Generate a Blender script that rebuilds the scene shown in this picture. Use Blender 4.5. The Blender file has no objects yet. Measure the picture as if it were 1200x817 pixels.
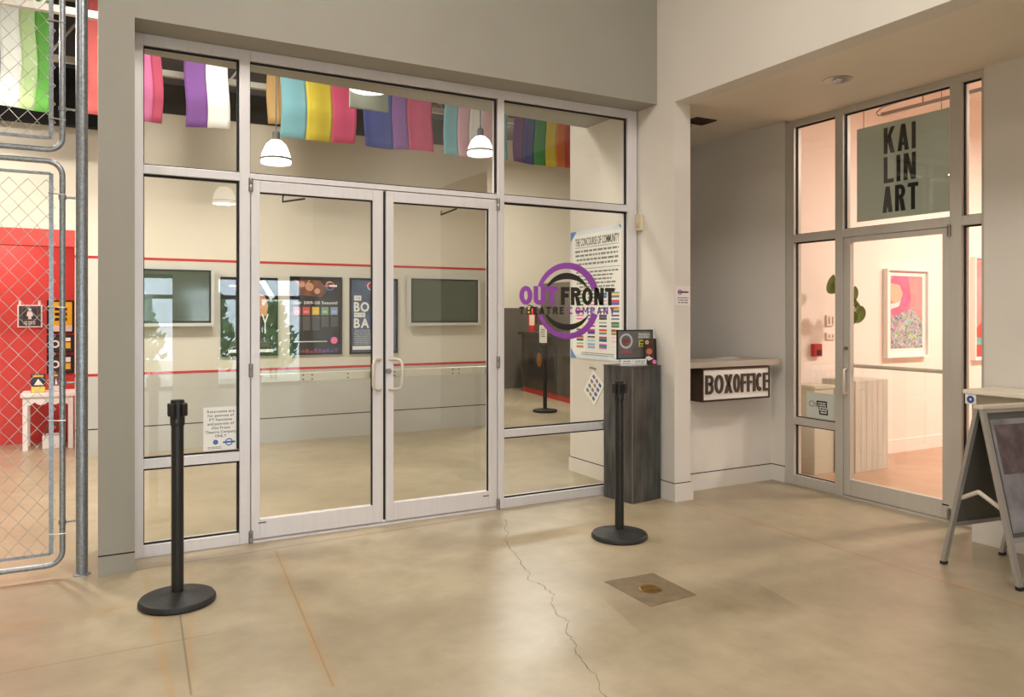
import bpy, bmesh, math, random
from mathutils import Vector, Matrix
random.seed(7)
S = bpy.context.scene
COL = S.collection

# ------------------------------------------------------------------ camera, world, lights, exposure
F_PX, YAW, HORIZON, CAM_H, CAM_D = 895.0, 28.6, 368.0, 1.5, 5.24
cam_d = bpy.data.cameras.new('camera')
cam_d.sensor_fit = 'HORIZONTAL'
cam_d.sensor_width = 36.0
cam_d.lens = 36.0 * F_PX / 1200.0
cam_d.shift_y = (HORIZON - 817 / 2) / 1200.0
cam_d.clip_start = 0.05
cam = bpy.data.objects.new('camera', cam_d)
cam.location = (0, -CAM_D, CAM_H)
cam.rotation_euler = (math.radians(90), 0, math.radians(-YAW))
COL.objects.link(cam)
S.camera = cam

W = bpy.data.worlds.new('overcast_sky')
S.world = W
W.use_nodes = True
W.node_tree.nodes['Background'].inputs[0].default_value = (0.72, 0.84, 1.0, 1)
W.node_tree.nodes['Background'].inputs[1].default_value = 9.5

S.view_settings.view_transform = 'Standard'
S.view_settings.look = 'None'
S.view_settings.exposure = 0.12
S.view_settings.gamma = 1.0
S.view_settings.use_curve_mapping = False

def area_light(name, loc, size, power, color, rot=(0, 0, 0), size_y=None, spread=180):
    d = bpy.data.lights.new(name, 'AREA')
    d.energy = power; d.color = color; d.size = size
    d.spread = math.radians(spread)
    if size_y:
        d.shape = 'RECTANGLE'; d.size_y = size_y
    o = bpy.data.objects.new(name, d)
    o.location = loc; o.rotation_euler = rot
    COL.objects.link(o)
    return o

WARM = (1.0, 0.935, 0.86)
# added area fills of the front hall, then lobby and gallery luminaires (housings below)
HALL = [(1.2, -3.2), (1.6, -5.6), (-2.6, -4.2)]
for i, (hx, hy) in enumerate(HALL):
    area_light('hall_fill_light', (hx, hy, 5.40), 1.5, 110, WARM, size_y=1.5)
LOBBY = [(-2.6, 1.9), (0.9, 1.6), (6.3, 5.6)]  # the last one is added to brighten the side hall
for i, (hx, hy) in enumerate(LOBBY):
    area_light('lobby_luminaire_light', (hx, hy, 4.50), 1.2, (90, 118, 190)[i], (1.0, 0.95, 0.88), size_y=0.6)
GALLERY = [(8.0, -2.4), (9.6, -2.4)]
for i, (hx, hy) in enumerate(GALLERY):
    area_light('gallery_luminaire_light', (hx, hy, 3.60), 0.35, 125, (1.0, 0.86, 0.78), size_y=0.35)

area_light('alcove_fill_light', (-1.0, 4.6, 2.56), 0.3, 17, (1.0, 0.93, 0.84))  # fill light added to brighten the red alcove

# ------------------------------------------------------------------ materials
def lin(c):
    c = c / 255.0
    return c / 12.92 if c <= 0.04045 else ((c + 0.055) / 1.055) ** 2.4

def rgb(r, g, b):
    return (lin(r), lin(g), lin(b), 1.0)

MATS = {}
def mat(name, col, rough=0.55, metal=0.0, var=0.0, scale=6.0, bump=0.0, bscale=60.0, emit=None, estr=0.0, spec=0.5, stretch=(1, 1, 1), coat=0.0):
    if name in MATS:
        return MATS[name]
    m = bpy.data.materials.new(name)
    m.use_nodes = True
    nt = m.node_tree
    b = nt.nodes['Principled BSDF']
    b.inputs['Base Color'].default_value = col
    b.inputs['Roughness'].default_value = rough
    b.inputs['Metallic'].default_value = metal
    b.inputs['Specular IOR Level'].default_value = spec
    b.inputs['Coat Weight'].default_value = coat
    tc = None
    if var > 0 or bump > 0:
        tc = nt.nodes.new('ShaderNodeTexCoord')
        mp = nt.nodes.new('ShaderNodeMapping')
        mp.inputs['Scale'].default_value = stretch
        nt.links.new(tc.outputs['Object'], mp.inputs['Vector'])
    if var > 0:
        n = nt.nodes.new('ShaderNodeTexNoise')
        n.inputs['Scale'].default_value = scale
        n.inputs['Detail'].default_value = 6
        r = nt.nodes.new('ShaderNodeValToRGB')
        r.color_ramp.elements[0].position = 0.3
        r.color_ramp.elements[1].position = 0.7
        r.color_ramp.elements[0].color = tuple(max(0, c * (1 - var)) for c in col[:3]) + (1,)
        r.color_ramp.elements[1].color = tuple(min(1, c * (1 + var)) for c in col[:3]) + (1,)
        nt.links.new(mp.outputs[0], n.inputs['Vector'])
        nt.links.new(n.outputs['Fac'], r.inputs['Fac'])
        nt.links.new(r.outputs['Color'], b.inputs['Base Color'])
    if bump > 0:
        n2 = nt.nodes.new('ShaderNodeTexNoise')
        n2.inputs['Scale'].default_value = bscale
        n2.inputs['Detail'].default_value = 4
        bp = nt.nodes.new('ShaderNodeBump')
        bp.inputs['Strength'].default_value = bump
        bp.inputs['Distance'].default_value = 0.01
        nt.links.new(mp.outputs[0], n2.inputs['Vector'])
        nt.links.new(n2.outputs['Fac'], bp.inputs['Height'])
        nt.links.new(bp.outputs['Normal'], b.inputs['Normal'])
    if emit:
        b.inputs['Emission Color'].default_value = emit
        b.inputs['Emission Strength'].default_value = estr
    MATS[name] = m
    return m

def glass_mat(name, tint=(0.95, 0.96, 0.94), base=0.04):
    m = bpy.data.materials.new(name)
    m.use_nodes = True
    nt = m.node_tree
    nt.nodes.clear()
    out = nt.nodes.new('ShaderNodeOutputMaterial')
    mix = nt.nodes.new('ShaderNodeMixShader')
    tr = nt.nodes.new('ShaderNodeBsdfTransparent')
    tr.inputs[0].default_value = tint + (1,)
    gl = nt.nodes.new('ShaderNodeBsdfGlossy')
    gl.inputs['Roughness'].default_value = 0.0
    gl.inputs['Color'].default_value = (1, 1, 1, 1)
    lw = nt.nodes.new('ShaderNodeLayerWeight')
    lw.inputs['Blend'].default_value = 0.5
    p = nt.nodes.new('ShaderNodeMath'); p.operation = 'POWER'; p.inputs[1].default_value = 5
    q = nt.nodes.new('ShaderNodeMath'); q.operation = 'MULTIPLY_ADD'
    q.inputs[1].default_value = 0.9; q.inputs[2].default_value = base
    nt.links.new(lw.outputs['Facing'], p.inputs[0])
    nt.links.new(p.outputs[0], q.inputs[0])
    nt.links.new(q.outputs[0], mix.inputs[0])
    nt.links.new(tr.outputs[0], mix.inputs[1])
    nt.links.new(gl.outputs[0], mix.inputs[2])
    nt.links.new(mix.outputs[0], out.inputs[0])
    MATS[name] = m
    return m

GLASS = glass_mat('clear_glass')
WHITE = mat('white_paint', rgb(217, 210, 200), 0.6, var=0.03, scale=1.5, bump=0.05, bscale=120)
ALCOVE = mat('alcove_ceiling_paint', rgb(226, 216, 198), 0.6, var=0.03, scale=1.5)
GREY = mat('warm_grey_paint', rgb(150, 145, 134), 0.6, var=0.03, scale=2, bump=0.05, bscale=120)
CREAM = mat('cream_paint', rgb(220, 210, 193), 0.6, var=0.04, scale=1.2)
MIDWALL = mat('greige_paint', rgb(208, 202, 190), 0.55, var=0.03, scale=1.2)
LOWWALL = mat('pale_grey_paint', rgb(186, 183, 176), 0.5, var=0.03, scale=1.5)
RED = mat('red_paint', rgb(190, 30, 34), 0.5)
REDWALL = mat('red_wall_paint', rgb(206, 66, 60), 0.55, var=0.05, scale=2)
ALU = mat('brushed_aluminium', rgb(222, 217, 218), 0.38, metal=0.2, var=0.03, scale=30, stretch=(1, 1, 0.05))
ALU2 = mat('bronze_tinted_aluminium', rgb(194, 188, 178), 0.4, metal=0.2, var=0.03, scale=30, stretch=(1, 1, 0.05))
GASKET = mat('black_gasket', rgb(18, 17, 16), 0.7)
STEEL = mat('satin_steel', rgb(150, 148, 144), 0.3, metal=0.9)
PULL = mat('pull_metal', rgb(214, 205, 190), 0.3, metal=0.4)
GALV = mat('galvanised_steel', rgb(150, 154, 158), 0.34, metal=0.75, var=0.22, scale=60, bump=0.08, bscale=90)
WIRE = mat('galvanised_wire', rgb(190, 188, 182), 0.4, metal=0.6)
BLACK = mat('black_satin', rgb(22, 21, 20), 0.32, var=0.15, scale=20)
RUBBER = mat('black_rubber', rgb(28, 27, 26), 0.55, var=0.25, scale=18)
DARK = mat('black_void_paint', rgb(20, 19, 20), 0.9)
DECK = mat('roof_deck_paint', rgb(96, 92, 92), 0.8, var=0.1, scale=3)
TRUSS = mat('white_truss_paint', rgb(206, 200, 190), 0.6)
SCREEN = mat('screen_glass', rgb(62, 76, 62), 0.08, spec=0.9)  # green-grey of the reflected greenery is put into the base colour
PAPER = mat('white_paper', rgb(236, 234, 228), 0.7)
INK = mat('black_ink', rgb(24, 22, 22), 0.6)
GREYINK = mat('grey_ink', rgb(120, 118, 116), 0.7)
PURPLE = mat('purple_vinyl', rgb(152, 74, 174), 0.5)
CHAR = mat('charcoal_vinyl', rgb(40, 36, 32), 0.5)
LAMPW = mat('lit_acrylic_dome', rgb(250, 246, 236), 0.4, emit=(1.0, 0.95, 0.86, 1), estr=2.4)
LENS = mat('lit_diffuser', rgb(250, 246, 236), 0.4, emit=(1.0, 0.93, 0.8, 1), estr=3.0)
LAMPM = mat('lamp_housing', rgb(70, 68, 64), 0.5)
PANELG = mat('grey_panel', rgb(128, 131, 120), 0.5)
def colmat(r, g, b, rough=0.65):
    return mat('print_%d_%d_%d' % (r, g, b), rgb(r, g, b), rough)

# weathered dark steel of the pedestal
DSTEEL = mat('blackened_steel_sheet', rgb(80, 81, 80), 0.42, metal=0.4, var=0.5, scale=5, stretch=(3, 3, 0.6), bump=0.1, bscale=20)
CONC = mat('cast_concrete', rgb(196, 192, 180), 0.7, var=0.10, scale=5, stretch=(4, 4, 0.4), bump=0.2, bscale=30)
WOODG = mat('grey_counter_laminate', rgb(176, 164, 152), 0.5, var=0.06, scale=4, stretch=(0.3, 3, 3))
BRASS = mat('aged_brass', rgb(150, 116, 56), 0.38, metal=0.8, var=0.3, scale=30)
PATCH = mat('patch_mortar', rgb(120, 104, 80), 0.7, var=0.2, scale=12, bump=0.2, bscale=50)

def floor_material(name, c0, c1, c2, rough, joints):
    m = bpy.data.materials.new(name)
    m.use_nodes = True
    nt = m.node_tree
    N = nt.nodes; Lk = nt.links
    b = N['Principled BSDF']
    tc = N.new('ShaderNodeTexCoord')
    n1 = N.new('ShaderNodeTexNoise'); n1.inputs['Scale'].default_value = 0.9; n1.inputs['Detail'].default_value = 5; n1.inputs['Roughness'].default_value = 0.55; n1.inputs['Distortion'].default_value = 0.15
    n2 = N.new('ShaderNodeTexNoise'); n2.inputs['Scale'].default_value = 3.6; n2.inputs['Detail'].default_value = 8; n2.inputs['Roughness'].default_value = 0.62
    n3 = N.new('ShaderNodeTexNoise'); n3.inputs['Scale'].default_value = 110; n3.inputs['Detail'].default_value = 2
    for n in (n1, n2, n3):
        Lk.new(tc.outputs['Object'], n.inputs['Vector'])
    r1 = N.new('ShaderNodeValToRGB')
    r1.color_ramp.elements[0].position = 0.32; r1.color_ramp.elements[0].color = c0
    r1.color_ramp.elements[1].position = 0.68; r1.color_ramp.elements[1].color = c1
    Lk.new(n1.outputs['Fac'], r1.inputs['Fac'])
    r2 = N.new('ShaderNodeValToRGB')
    r2.color_ramp.elements[0].position = 0.34; r2.color_ramp.elements[0].color = (0, 0, 0, 1)
    r2.color_ramp.elements[1].position = 0.82; r2.color_ramp.elements[1].color = (1, 1, 1, 1)
    Lk.new(n2.outputs['Fac'], r2.inputs['Fac'])
    mx = N.new('ShaderNodeMix'); mx.data_type = 'RGBA'
    k = N.new('ShaderNodeMath'); k.operation = 'MULTIPLY'; k.inputs[1].default_value = 0.7
    Lk.new(r2.outputs['Color'], k.inputs[0]); Lk.new(k.outputs[0], mx.inputs['Factor'])
    Lk.new(r1.outputs['Color'], mx.inputs[6]); mx.inputs[7].default_value = c2
    cur = mx.outputs[2]
    sep = N.new('ShaderNodeSeparateXYZ')
    Lk.new(tc.outputs['Object'], sep.inputs[0])
    def M(op, a, bb=None, c=None, clamp=False):
        n = N.new('ShaderNodeMath'); n.operation = op; n.use_clamp = clamp
        for i, v in enumerate((a, bb, c)):
            if v is None: continue
            if isinstance(v, (int, float)): n.inputs[i].default_value = v
            else: Lk.new(v, n.inputs[i])
        return n.outputs[0]
    wob = M('MULTIPLY', M('SUBTRACT', n2.outputs['Fac'], 0.5), 0.05)
    for (p, q, half, soft, colr, strength) in joints:
        # distance to the segment p-q in floor coordinates: rust stains and saw cuts of the slab
        dx, dy = q[0] - p[0], q[1] - p[1]
        L = math.hypot(dx, dy); ux, uy = dx / L, dy / L
        rx = M('SUBTRACT', sep.outputs[0], p[0]); ry = M('SUBTRACT', sep.outputs[1], p[1])
        al = M('ADD', M('MULTIPLY', rx, ux), M('MULTIPLY', ry, uy))
        ac = M('ABSOLUTE', M('ADD', M('ADD', M('MULTIPLY', rx, -uy), M('MULTIPLY', ry, ux)), wob if soft > 0.01 else 0.0))
        side = M('SUBTRACT', 1.0, M('DIVIDE', M('SUBTRACT', ac, half), soft), clamp=True)
        ends = M('MULTIPLY', M('GREATER_THAN', al, 0.0), M('LESS_THAN', al, L))
        fac = M('MULTIPLY', M('MULTIPLY', side, ends), strength)
        if soft > 0.01:
            fac = M('MULTIPLY', fac, M('ADD', 0.35, M('MULTIPLY', n2.outputs['Fac'], 1.1)), clamp=True)
        mj = N.new('ShaderNodeMix'); mj.data_type = 'RGBA'
        Lk.new(fac, mj.inputs['Factor']); Lk.new(cur, mj.inputs[6]); mj.inputs[7].default_value = colr
        cur = mj.outputs[2]
    Lk.new(cur, b.inputs['Base Color'])
    rr = N.new('ShaderNodeMapRange')
    rr.inputs['To Min'].default_value = rough - 0.06; rr.inputs['To Max'].default_value = rough + 0.12
    Lk.new(n1.outputs['Fac'], rr.inputs['Value']); Lk.new(rr.outputs[0], b.inputs['Roughness'])
    bp = N.new('ShaderNodeBump'); bp.inputs['Strength'].default_value = 0.04; bp.inputs['Distance'].default_value = 0.004
    Lk.new(n3.outputs['Fac'], bp.inputs['Height']); Lk.new(bp.outputs[0], b.inputs['Normal'])
    b.inputs['Specular IOR Level'].default_value = 0.6
    return m

RUST = rgb(172, 134, 80); CUT = rgb(112, 98, 78); RUSTR = rgb(160, 112, 74)
FLOOR = floor_material('polished_concrete', rgb(154, 140, 115), rgb(184, 169, 141), rgb(128, 113, 89), 0.31, [
    ((1.00, -0.28), (0.84, -2.2), 0.006, 0.026, RUST, 0.55),
    ((0.25, -0.32), (0.262, -2.3), 0.006, 0.024, RUST, 0.42),
    ((0.51, -0.28), (0.33, -1.9), 0.004, 0.02, RUST, 0.4),
    ((-2.2, -0.93), (0.22, -0.855), 0.008, 0.03, RUST, 0.35),
    ((4.17, -0.52), (4.17, -3.6), 0.010, 0.02, RUSTR, 0.45),
    ((4.62, -0.9), (4.62, -3.6), 0.012, 0.03, RUSTR, 0.2),
    ((0.2, -0.26), (2.75, -0.155), 0.004, 0.006, CUT, 0.7),
    ((-2.0, -1.43), (0.5, -1.425), 0.002, 0.004, CUT, 0.6),
    ((0.38, -0.87), (0.33, -2.0), 0.002, 0.004, CUT, 0.7),
    ((1.00, -0.28), (0.84, -2.2), 0.002, 0.004, CUT, 0.5),
    ((2.3, -2.15), (3.2, -2.35), 0.06, 0.22, rgb(112, 94, 66), 0.4),
])
GFLOOR = floor_material('gallery_concrete', rgb(176, 140, 112), rgb(196, 160, 132), rgb(150, 116, 92), 0.35, [])

# ------------------------------------------------------------------ mesh helpers
class MB:
    def __init__(self):
        self.v = []; self.f = []; self.mi = []; self.cm = 0
    def add(self, vs, fs):
        n = len(self.v)
        self.v += [tuple(p) for p in vs]
        for f in fs:
            self.f.append(tuple(i + n for i in f)); self.mi.append(self.cm)
        return self
    def box(self, a, b):
        x0, x1 = sorted((a[0], b[0])); y0, y1 = sorted((a[1], b[1])); z0, z1 = sorted((a[2], b[2]))
        return self.add([(x0, y0, z0), (x1, y0, z0), (x1, y1, z0), (x0, y1, z0), (x0, y0, z1), (x1, y0, z1), (x1, y1, z1), (x0, y1, z1)],
                        [(3, 2, 1, 0), (4, 5, 6, 7), (0, 1, 5, 4), (1, 2, 6, 5), (2, 3, 7, 6), (3, 0, 4, 7)])
    def tube(self, pts, r, seg=10, closed=False, cap=True):
        pts = [Vector(p) for p in pts]
        n = len(pts)
        rs = r if isinstance(r, (list, tuple)) else [r] * n
        rings = []
        prev = None
        for i in range(n):
            if closed:
                d = pts[(i + 1) % n] - pts[i - 1]
            else:
                d = (pts[min(i + 1, n - 1)] - pts[max(i - 1, 0)])
            d.normalize()
            if prev is None:
                a = Vector((0, 0, 1)) if abs(d.z) < 0.9 else Vector((1, 0, 0))
                s = d.cross(a).normalized()
            else:
                s = (prev - d * prev.dot(d))
                s = s.normalized() if s.length > 1e-6 else d.orthogonal().normalized()
            prev = s
            t = d.cross(s)
            rings.append([pts[i] + (s * math.cos(2 * math.pi * k / seg) + t * math.sin(2 * math.pi * k / seg)) * rs[i] for k in range(seg)])
        vs = [p for R in rings for p in R]
        fs = []
        m = n if closed else n - 1
        for i in range(m):
            j = (i + 1) % n
            for k in range(seg):
                l = (k + 1) % seg
                fs.append((i * seg + k, i * seg + l, j * seg + l, j * seg + k))
        if cap and not closed:
            fs.append(tuple(range(seg - 1, -1, -1)))
            fs.append(tuple((n - 1) * seg + k for k in range(seg)))
        return self.add(vs, fs)
    def lathe(self, prof, c=(0, 0, 0), seg=32):
        vs = []; fs = []
        for (r, z) in prof:
            for k in range(seg):
                a = 2 * math.pi * k / seg
                vs.append((c[0] + r * math.cos(a), c[1] + r * math.sin(a), c[2] + z))
        n = len(prof)
        for i in range(n - 1):
            for k in range(seg):
                l = (k + 1) % seg
                fs.append((i * seg + k, i * seg + l, (i + 1) * seg + l, (i + 1) * seg + k))
        fs.append(tuple(range(seg - 1, -1, -1)))
        fs.append(tuple((n - 1) * seg + k for k in range(seg)))
        return self.add(vs, fs)
    def prism(self, poly, fr, w0, w1):
        n = len(poly)
        vs = [fr(u, v, w0) for u, v in poly] + [fr(u, v, w1) for u, v in poly]
        fs = [tuple(range(n - 1, -1, -1)), tuple(range(n, 2 * n))] + [(i, (i + 1) % n, n + (i + 1) % n, n + i) for i in range(n)]
        return self.add(vs, fs)
    def rect(self, fr, u0, v0, u1, v1, w0, w1):
        return self.prism([(u0, v0), (u1, v0), (u1, v1), (u0, v1)], fr, w0, w1)
    def ring(self, fr, cu, cv, a0, a1, ro, ri, w0, w1, n=40):
        # ro, ri: functions of t in 0..1
        vs = []; fs = []
        for i in range(n + 1):
            t = i / n; a = math.radians(a0 + (a1 - a0) * t)
            c, s = math.cos(a), math.sin(a)
            for R in (ro(t), ri(t)):
                for w in (w0, w1):
                    vs.append(fr(cu + R * c, cv + R * s, w))
        for i in range(n):
            p = 4 * i; q = p + 4
            fs += [(p + 1, q + 1, q + 3, p + 3), (p, p + 2, q + 2, q), (p, q, q + 1, p + 1), (p + 2, p + 3, q + 3, q + 2)]
        return self.add(vs, fs)
    def build(self, name, m, parent=None, smooth=False, bevel=0.0, fix=True):
        me = bpy.data.meshes.new(name)
        me.from_pydata(self.v, [], self.f)
        ms = m if isinstance(m, (list, tuple)) else [m]
        for x in ms: me.materials.append(x)
        if len(ms) > 1:
            for p, i in zip(me.polygons, self.mi): p.material_index = i
        if fix:
            bm = bmesh.new(); bm.from_mesh(me)
            bmesh.ops.recalc_face_normals(bm, faces=bm.faces)
            if bevel > 0:
                bmesh.ops.bevel(bm, geom=[e for e in bm.edges if e.is_manifold and e.calc_face_angle(0) > 0.5], offset=bevel, segments=2, affect='EDGES', profile=0.6)
            bm.to_mesh(me); bm.free()
        if smooth:
            for p in me.polygons: p.use_smooth = True
            try: me.set_sharp_from_angle(angle=math.radians(40))
            except Exception: pass
        return link(name, me, parent)

def link(name, me, parent=None):
    o = bpy.data.objects.new(name, me)
    COL.objects.link(o)
    if parent is not None: o.parent = parent
    return o

def thing(name, label, cat, group=None):
    o = bpy.data.objects.new(name, None)
    o.empty_display_size = 0.1
    COL.objects.link(o)
    return tag(o, label, cat, group)

def tag(o, label, cat, group=None):
    o['label'] = label; o['category'] = cat
    if group: o['group'] = group
    return o

def struct(o, label=None):
    o['kind'] = 'structure'
    if label: o['label'] = label
    return o

def settle(e, base):
    b = Vector(base)
    e.location = b
    for c in e.children: c.location = c.location - b
    return e

def copy_tree(root, label, loc=None, rotz=None):
    r = root.copy(); COL.objects.link(r)
    r['label'] = label
    if loc: r.location = loc
    if rotz is not None: r.rotation_euler = (0, 0, rotz)
    for ch in root.children:
        c = ch.copy(); COL.objects.link(c); c.parent = r
        for g in ch.children:
            d = g.copy(); COL.objects.link(d); d.parent = c
    return r

def box(name, a, b, m, parent=None, bevel=0.0):
    return MB().box(a, b).build(name, m, parent, bevel=bevel)

def frame_y(Y):                       # a plane facing -Y: u = X, v = Z, w toward the viewer
    return lambda u, v, w: (u, Y - w, v)
def frame_x(X):                       # a plane facing -X: u = -Y (to the right as seen), w toward the viewer
    return lambda u, v, w: (X - w, -u, v)

_glyph = {}
def glyph(ch, bold=0.0):
    key = (ch, bold)
    if key not in _glyph:
        c = bpy.data.curves.new('glyph', 'FONT')
        c.body = ch; c.size = 1.0; c.offset = bold; c.resolution_u = 3
        o = bpy.data.objects.new('glyph', c)
        COL.objects.link(o)
        dg = bpy.context.evaluated_depsgraph_get()
        me = bpy.data.meshes.new_from_object(o.evaluated_get(dg))
        vs = [(v.co.x, v.co.y) for v in me.vertices]
        fs = [tuple(p.vertices) for p in me.polygons]
        bpy.data.objects.remove(o); bpy.data.curves.remove(c); bpy.data.meshes.remove(me)
        x0 = min(v[0] for v in vs); x1 = max(v[0] for v in vs)
        _glyph[key] = ([(x - x0, y) for x, y in vs], fs, x1 - x0)
    return _glyph[key]

CAPH = 0.70
def layout(text, bold=0.0, gap=0.10, space=0.28):
    x = 0; out = []
    for ch in text:
        if ch == ' ':
            x += space; continue
        vs, fs, w = glyph(ch, bold)
        out.append((ch, x, vs, fs, w)); x += w + gap
    return out, max(1e-3, x - gap)

def letter_geo(mb, item, fr, u0, v0, sx, sy, w0, w1):
    ch, x, vs, fs, w = item
    n = len(vs)
    # front and back sheets plus the rim give each letter its own thickness
    edges = {}
    for f in fs:
        for i in range(len(f)):
            a, b = f[i], f[(i + 1) % len(f)]
            if (b, a) in edges: edges[(b, a)] = None
            else: edges[(a, b)] = 1
    P = [(u0 + (x + p[0]) * sx, v0 + p[1] * sy) for p in vs]
    allv = [fr(u, v, w1) for u, v in P] + [fr(u, v, w0) for u, v in P]
    allf = [tuple(f) for f in fs] + [tuple(n + i for i in reversed(f)) for f in fs]
    allf += [(a, n + a, n + b, b) for (a, b), k in edges.items() if k]
    mb.add(allv, allf)

def text(name, s, fr, u0, v0, u1, h, m, parent, w0=0.0, w1=0.001, bold=0.0, each=False, gap=0.10, align=None, space=0.28):
    """cap height h, baseline v0, stretched to run from u0 to u1 (or natural width when align is given)"""
    items, wid = layout(s, bold, gap, space)
    sy = h / CAPH
    if align:
        sx = sy; 
        if wid * sx > (u1 - u0): sx = (u1 - u0) / wid
        if align == 'c': u0 = (u0 + u1) / 2 - wid * sx / 2
    else:
        sx = (u1 - u0) / wid
    if each:
        for it in items:
            mb = MB(); letter_geo(mb, it, fr, u0, v0, sx, sy, w0, w1)
            mb.build(name, m, parent, fix=False)
    else:
        mb = MB()
        for it in items: letter_geo(mb, it, fr, u0, v0, sx, sy, w0, w1)
        return mb.build(name, m, parent, fix=False)

def block(ch, H, s, sv):
    """convex pieces of a heavy sans capital of unit width 1 (scaled later), height H; s, sv = stroke widths"""
    P = []
    def rc(a, b, c, d): P.append([(a, b), (c, b), (c, d), (a, d)])
    def arc(cx, cy, rx, ry, a0, a1, n=14):
        for i in range(n):
            t0 = math.radians(a0 + (a1 - a0) * i / n); t1 = math.radians(a0 + (a1 - a0) * (i + 1) / n)
            P.append([(cx + rx * math.cos(t0), cy + ry * math.sin(t0)), (cx + rx * math.cos(t1), cy + ry * math.sin(t1)),
                      (cx + (rx - s) * math.cos(t1), cy + (ry - sv) * math.sin(t1)), (cx + (rx - s) * math.cos(t0), cy + (ry - sv) * math.sin(t0))])
    d = s * 1.08
    if ch == 'I': rc(0.5 - s / 2, 0, 0.5 + s / 2, H)
    elif ch == 'L': rc(0, 0, s, H); rc(s, 0, 1, sv)
    elif ch == 'T': rc(0.5 - s / 2, 0, 0.5 + s / 2, H - sv); rc(0, H - sv, 1, H)
    elif ch in 'FE':
        rc(0, 0, s, H); rc(s, H - sv, 1, H); rc(s, H * .53 - sv / 2, .92, H * .53 + sv / 2)
        if ch == 'E': rc(s, 0, 1, sv)
    elif ch == 'H': rc(0, 0, s, H); rc(1 - s, 0, 1, H); rc(s, H / 2 - sv / 2, 1 - s, H / 2 + sv / 2)
    elif ch == 'N': rc(0, 0, s, H); rc(1 - s, 0, 1, H); P.append([(s * .3, H), (s * 1.2, H), (1 - s * .3, 0), (1 - s * 1.2, 0)])
    elif ch == 'M': rc(0, 0, s, H); rc(1 - s, 0, 1, H); P.append([(s * .2, H), (s * 1.1, H), (.5 + s * .35, H * .25), (.5 - s * .35, H * .25)]); P.append([(1 - s * 1.1, H), (1 - s * .2, H), (.5 + s * .35, H * .25), (.5 - s * .35, H * .25)])
    elif ch == 'K': rc(0, 0, s, H); P.append([(s, H * .36), (s, H * .62), (1 - d, H), (1, H)]); P.append([(s * 1.1, H * .52), (s * 1.1 + d * .8, H * .66), (1, 0), (1 - d * 1.1, 0)])
    elif ch == 'A': P.append([(0, 0), (d, 0), (.5 + d * .3, H), (.5 - d * .5, H)]); P.append([(1 - d, 0), (1, 0), (.5 + d * .5, H), (.5 - d * .3, H)]); rc(.22, H * .20, .78, H * .20 + sv * .9)
    elif ch == 'X': P.append([(0, 0), (d * 1.1, 0), (1, H), (1 - d * 1.1, H)]); P.append([(0, H), (d * 1.1, H), (1, 0), (1 - d * 1.1, 0)])
    elif ch == 'Y': rc(.5 - s / 2, 0, .5 + s / 2, H * .48); P.append([(0, H), (d * 1.1, H), (.5 + s / 2, H * .42), (.5 - s / 2, H * .42)]); P.append([(1 - d * 1.1, H), (1, H), (.5 + s / 2, H * .42), (.5 - s / 2, H * .42)])
    elif ch == 'O': arc(.5, H / 2, .5, H / 2, 0, 360, 28)
    elif ch == 'C': arc(.5, H / 2, .5, H / 2, 48, 312, 24)
    elif ch == 'U': rc(0, H * .3, s, H); rc(1 - s, H * .3, 1, H); arc(.5, H * .3, .5, H * .3, 180, 360)
    elif ch in 'PRB':
        rc(0, 0, s, H); h = H * .54; rc(s, H - sv, .5, H); rc(s, H - h, .5, H - h + sv); arc(.5, H - h / 2, .5, h / 2, -90, 90)
        if ch == 'R': P.append([(.42, H * .47), (.42 + d, H * .47), (1.02, 0), (1.02 - d * 1.05, 0)])
        if ch == 'B': rc(s, 0, .5, sv); arc(.5, (H - h + sv) / 2, .5, (H - h + sv) / 2, -90, 90)
    return P
WIDTHS = {'I': 0.34, 'M': 1.25, 'O': 1.1, 'L': 0.85, 'E': 0.86, 'F': 0.84}
def signword(name, word, fr, u0, v0, u1, h, m, parent, w0, w1, stroke, gap=0.18, vstroke=None):
    tot = sum(WIDTHS.get(c, 1.0) for c in word) + gap * (len(word) - 1)
    k = (u1 - u0) / tot; u = u0
    for c in word:
        wd = WIDTHS.get(c, 1.0) * k
        mb = MB()
        if c == 'I':
            mb.rect(fr, u, v0, u + min(wd, stroke), v0 + h, w0, w1)
        else:
            for poly in block(c, h / wd, stroke / wd, (vstroke or stroke) / wd):
                mb.prism([(u + x * wd, v0 + y * wd) for x, y in poly], fr, w0, w1)
        mb.build(name, m, parent)
        u += wd + gap * k

def greek(name, fr, u0, v0, u1, v1, rows, m, parent, w0=0.0, w1=0.0008, ragged=0.15, words=True):
    """a block of print too small to read: rows of short strokes"""
    mb = MB(); rh = (v1 - v0) / rows
    for r in range(rows):
        z = v1 - (r + 0.75) * rh
        x = u0 + random.uniform(0, ragged) * (u1 - u0) / 2
        xe = u1 - random.uniform(0, ragged) * (u1 - u0) / 2
        while x < xe:
            l = min(xe - x, random.uniform(0.6, 2.2) * rh) if words else xe - x
            mb.rect(fr, x, z, x + l, z + rh * 0.45, w0, w1)
            x += l + rh * 0.35
    return mb.build(name, m, parent)

# ------------------------------------------------------------------ levels of the storefront
HEAD = 3.225           # underside of beam and top of the storefront frame
FY0, FY1 = -0.035, 0.065
XW = 4.06              # wall that runs toward the camera
XK = 5.395             # gallery storefront
YB = 3.93              # lobby back wall

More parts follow.
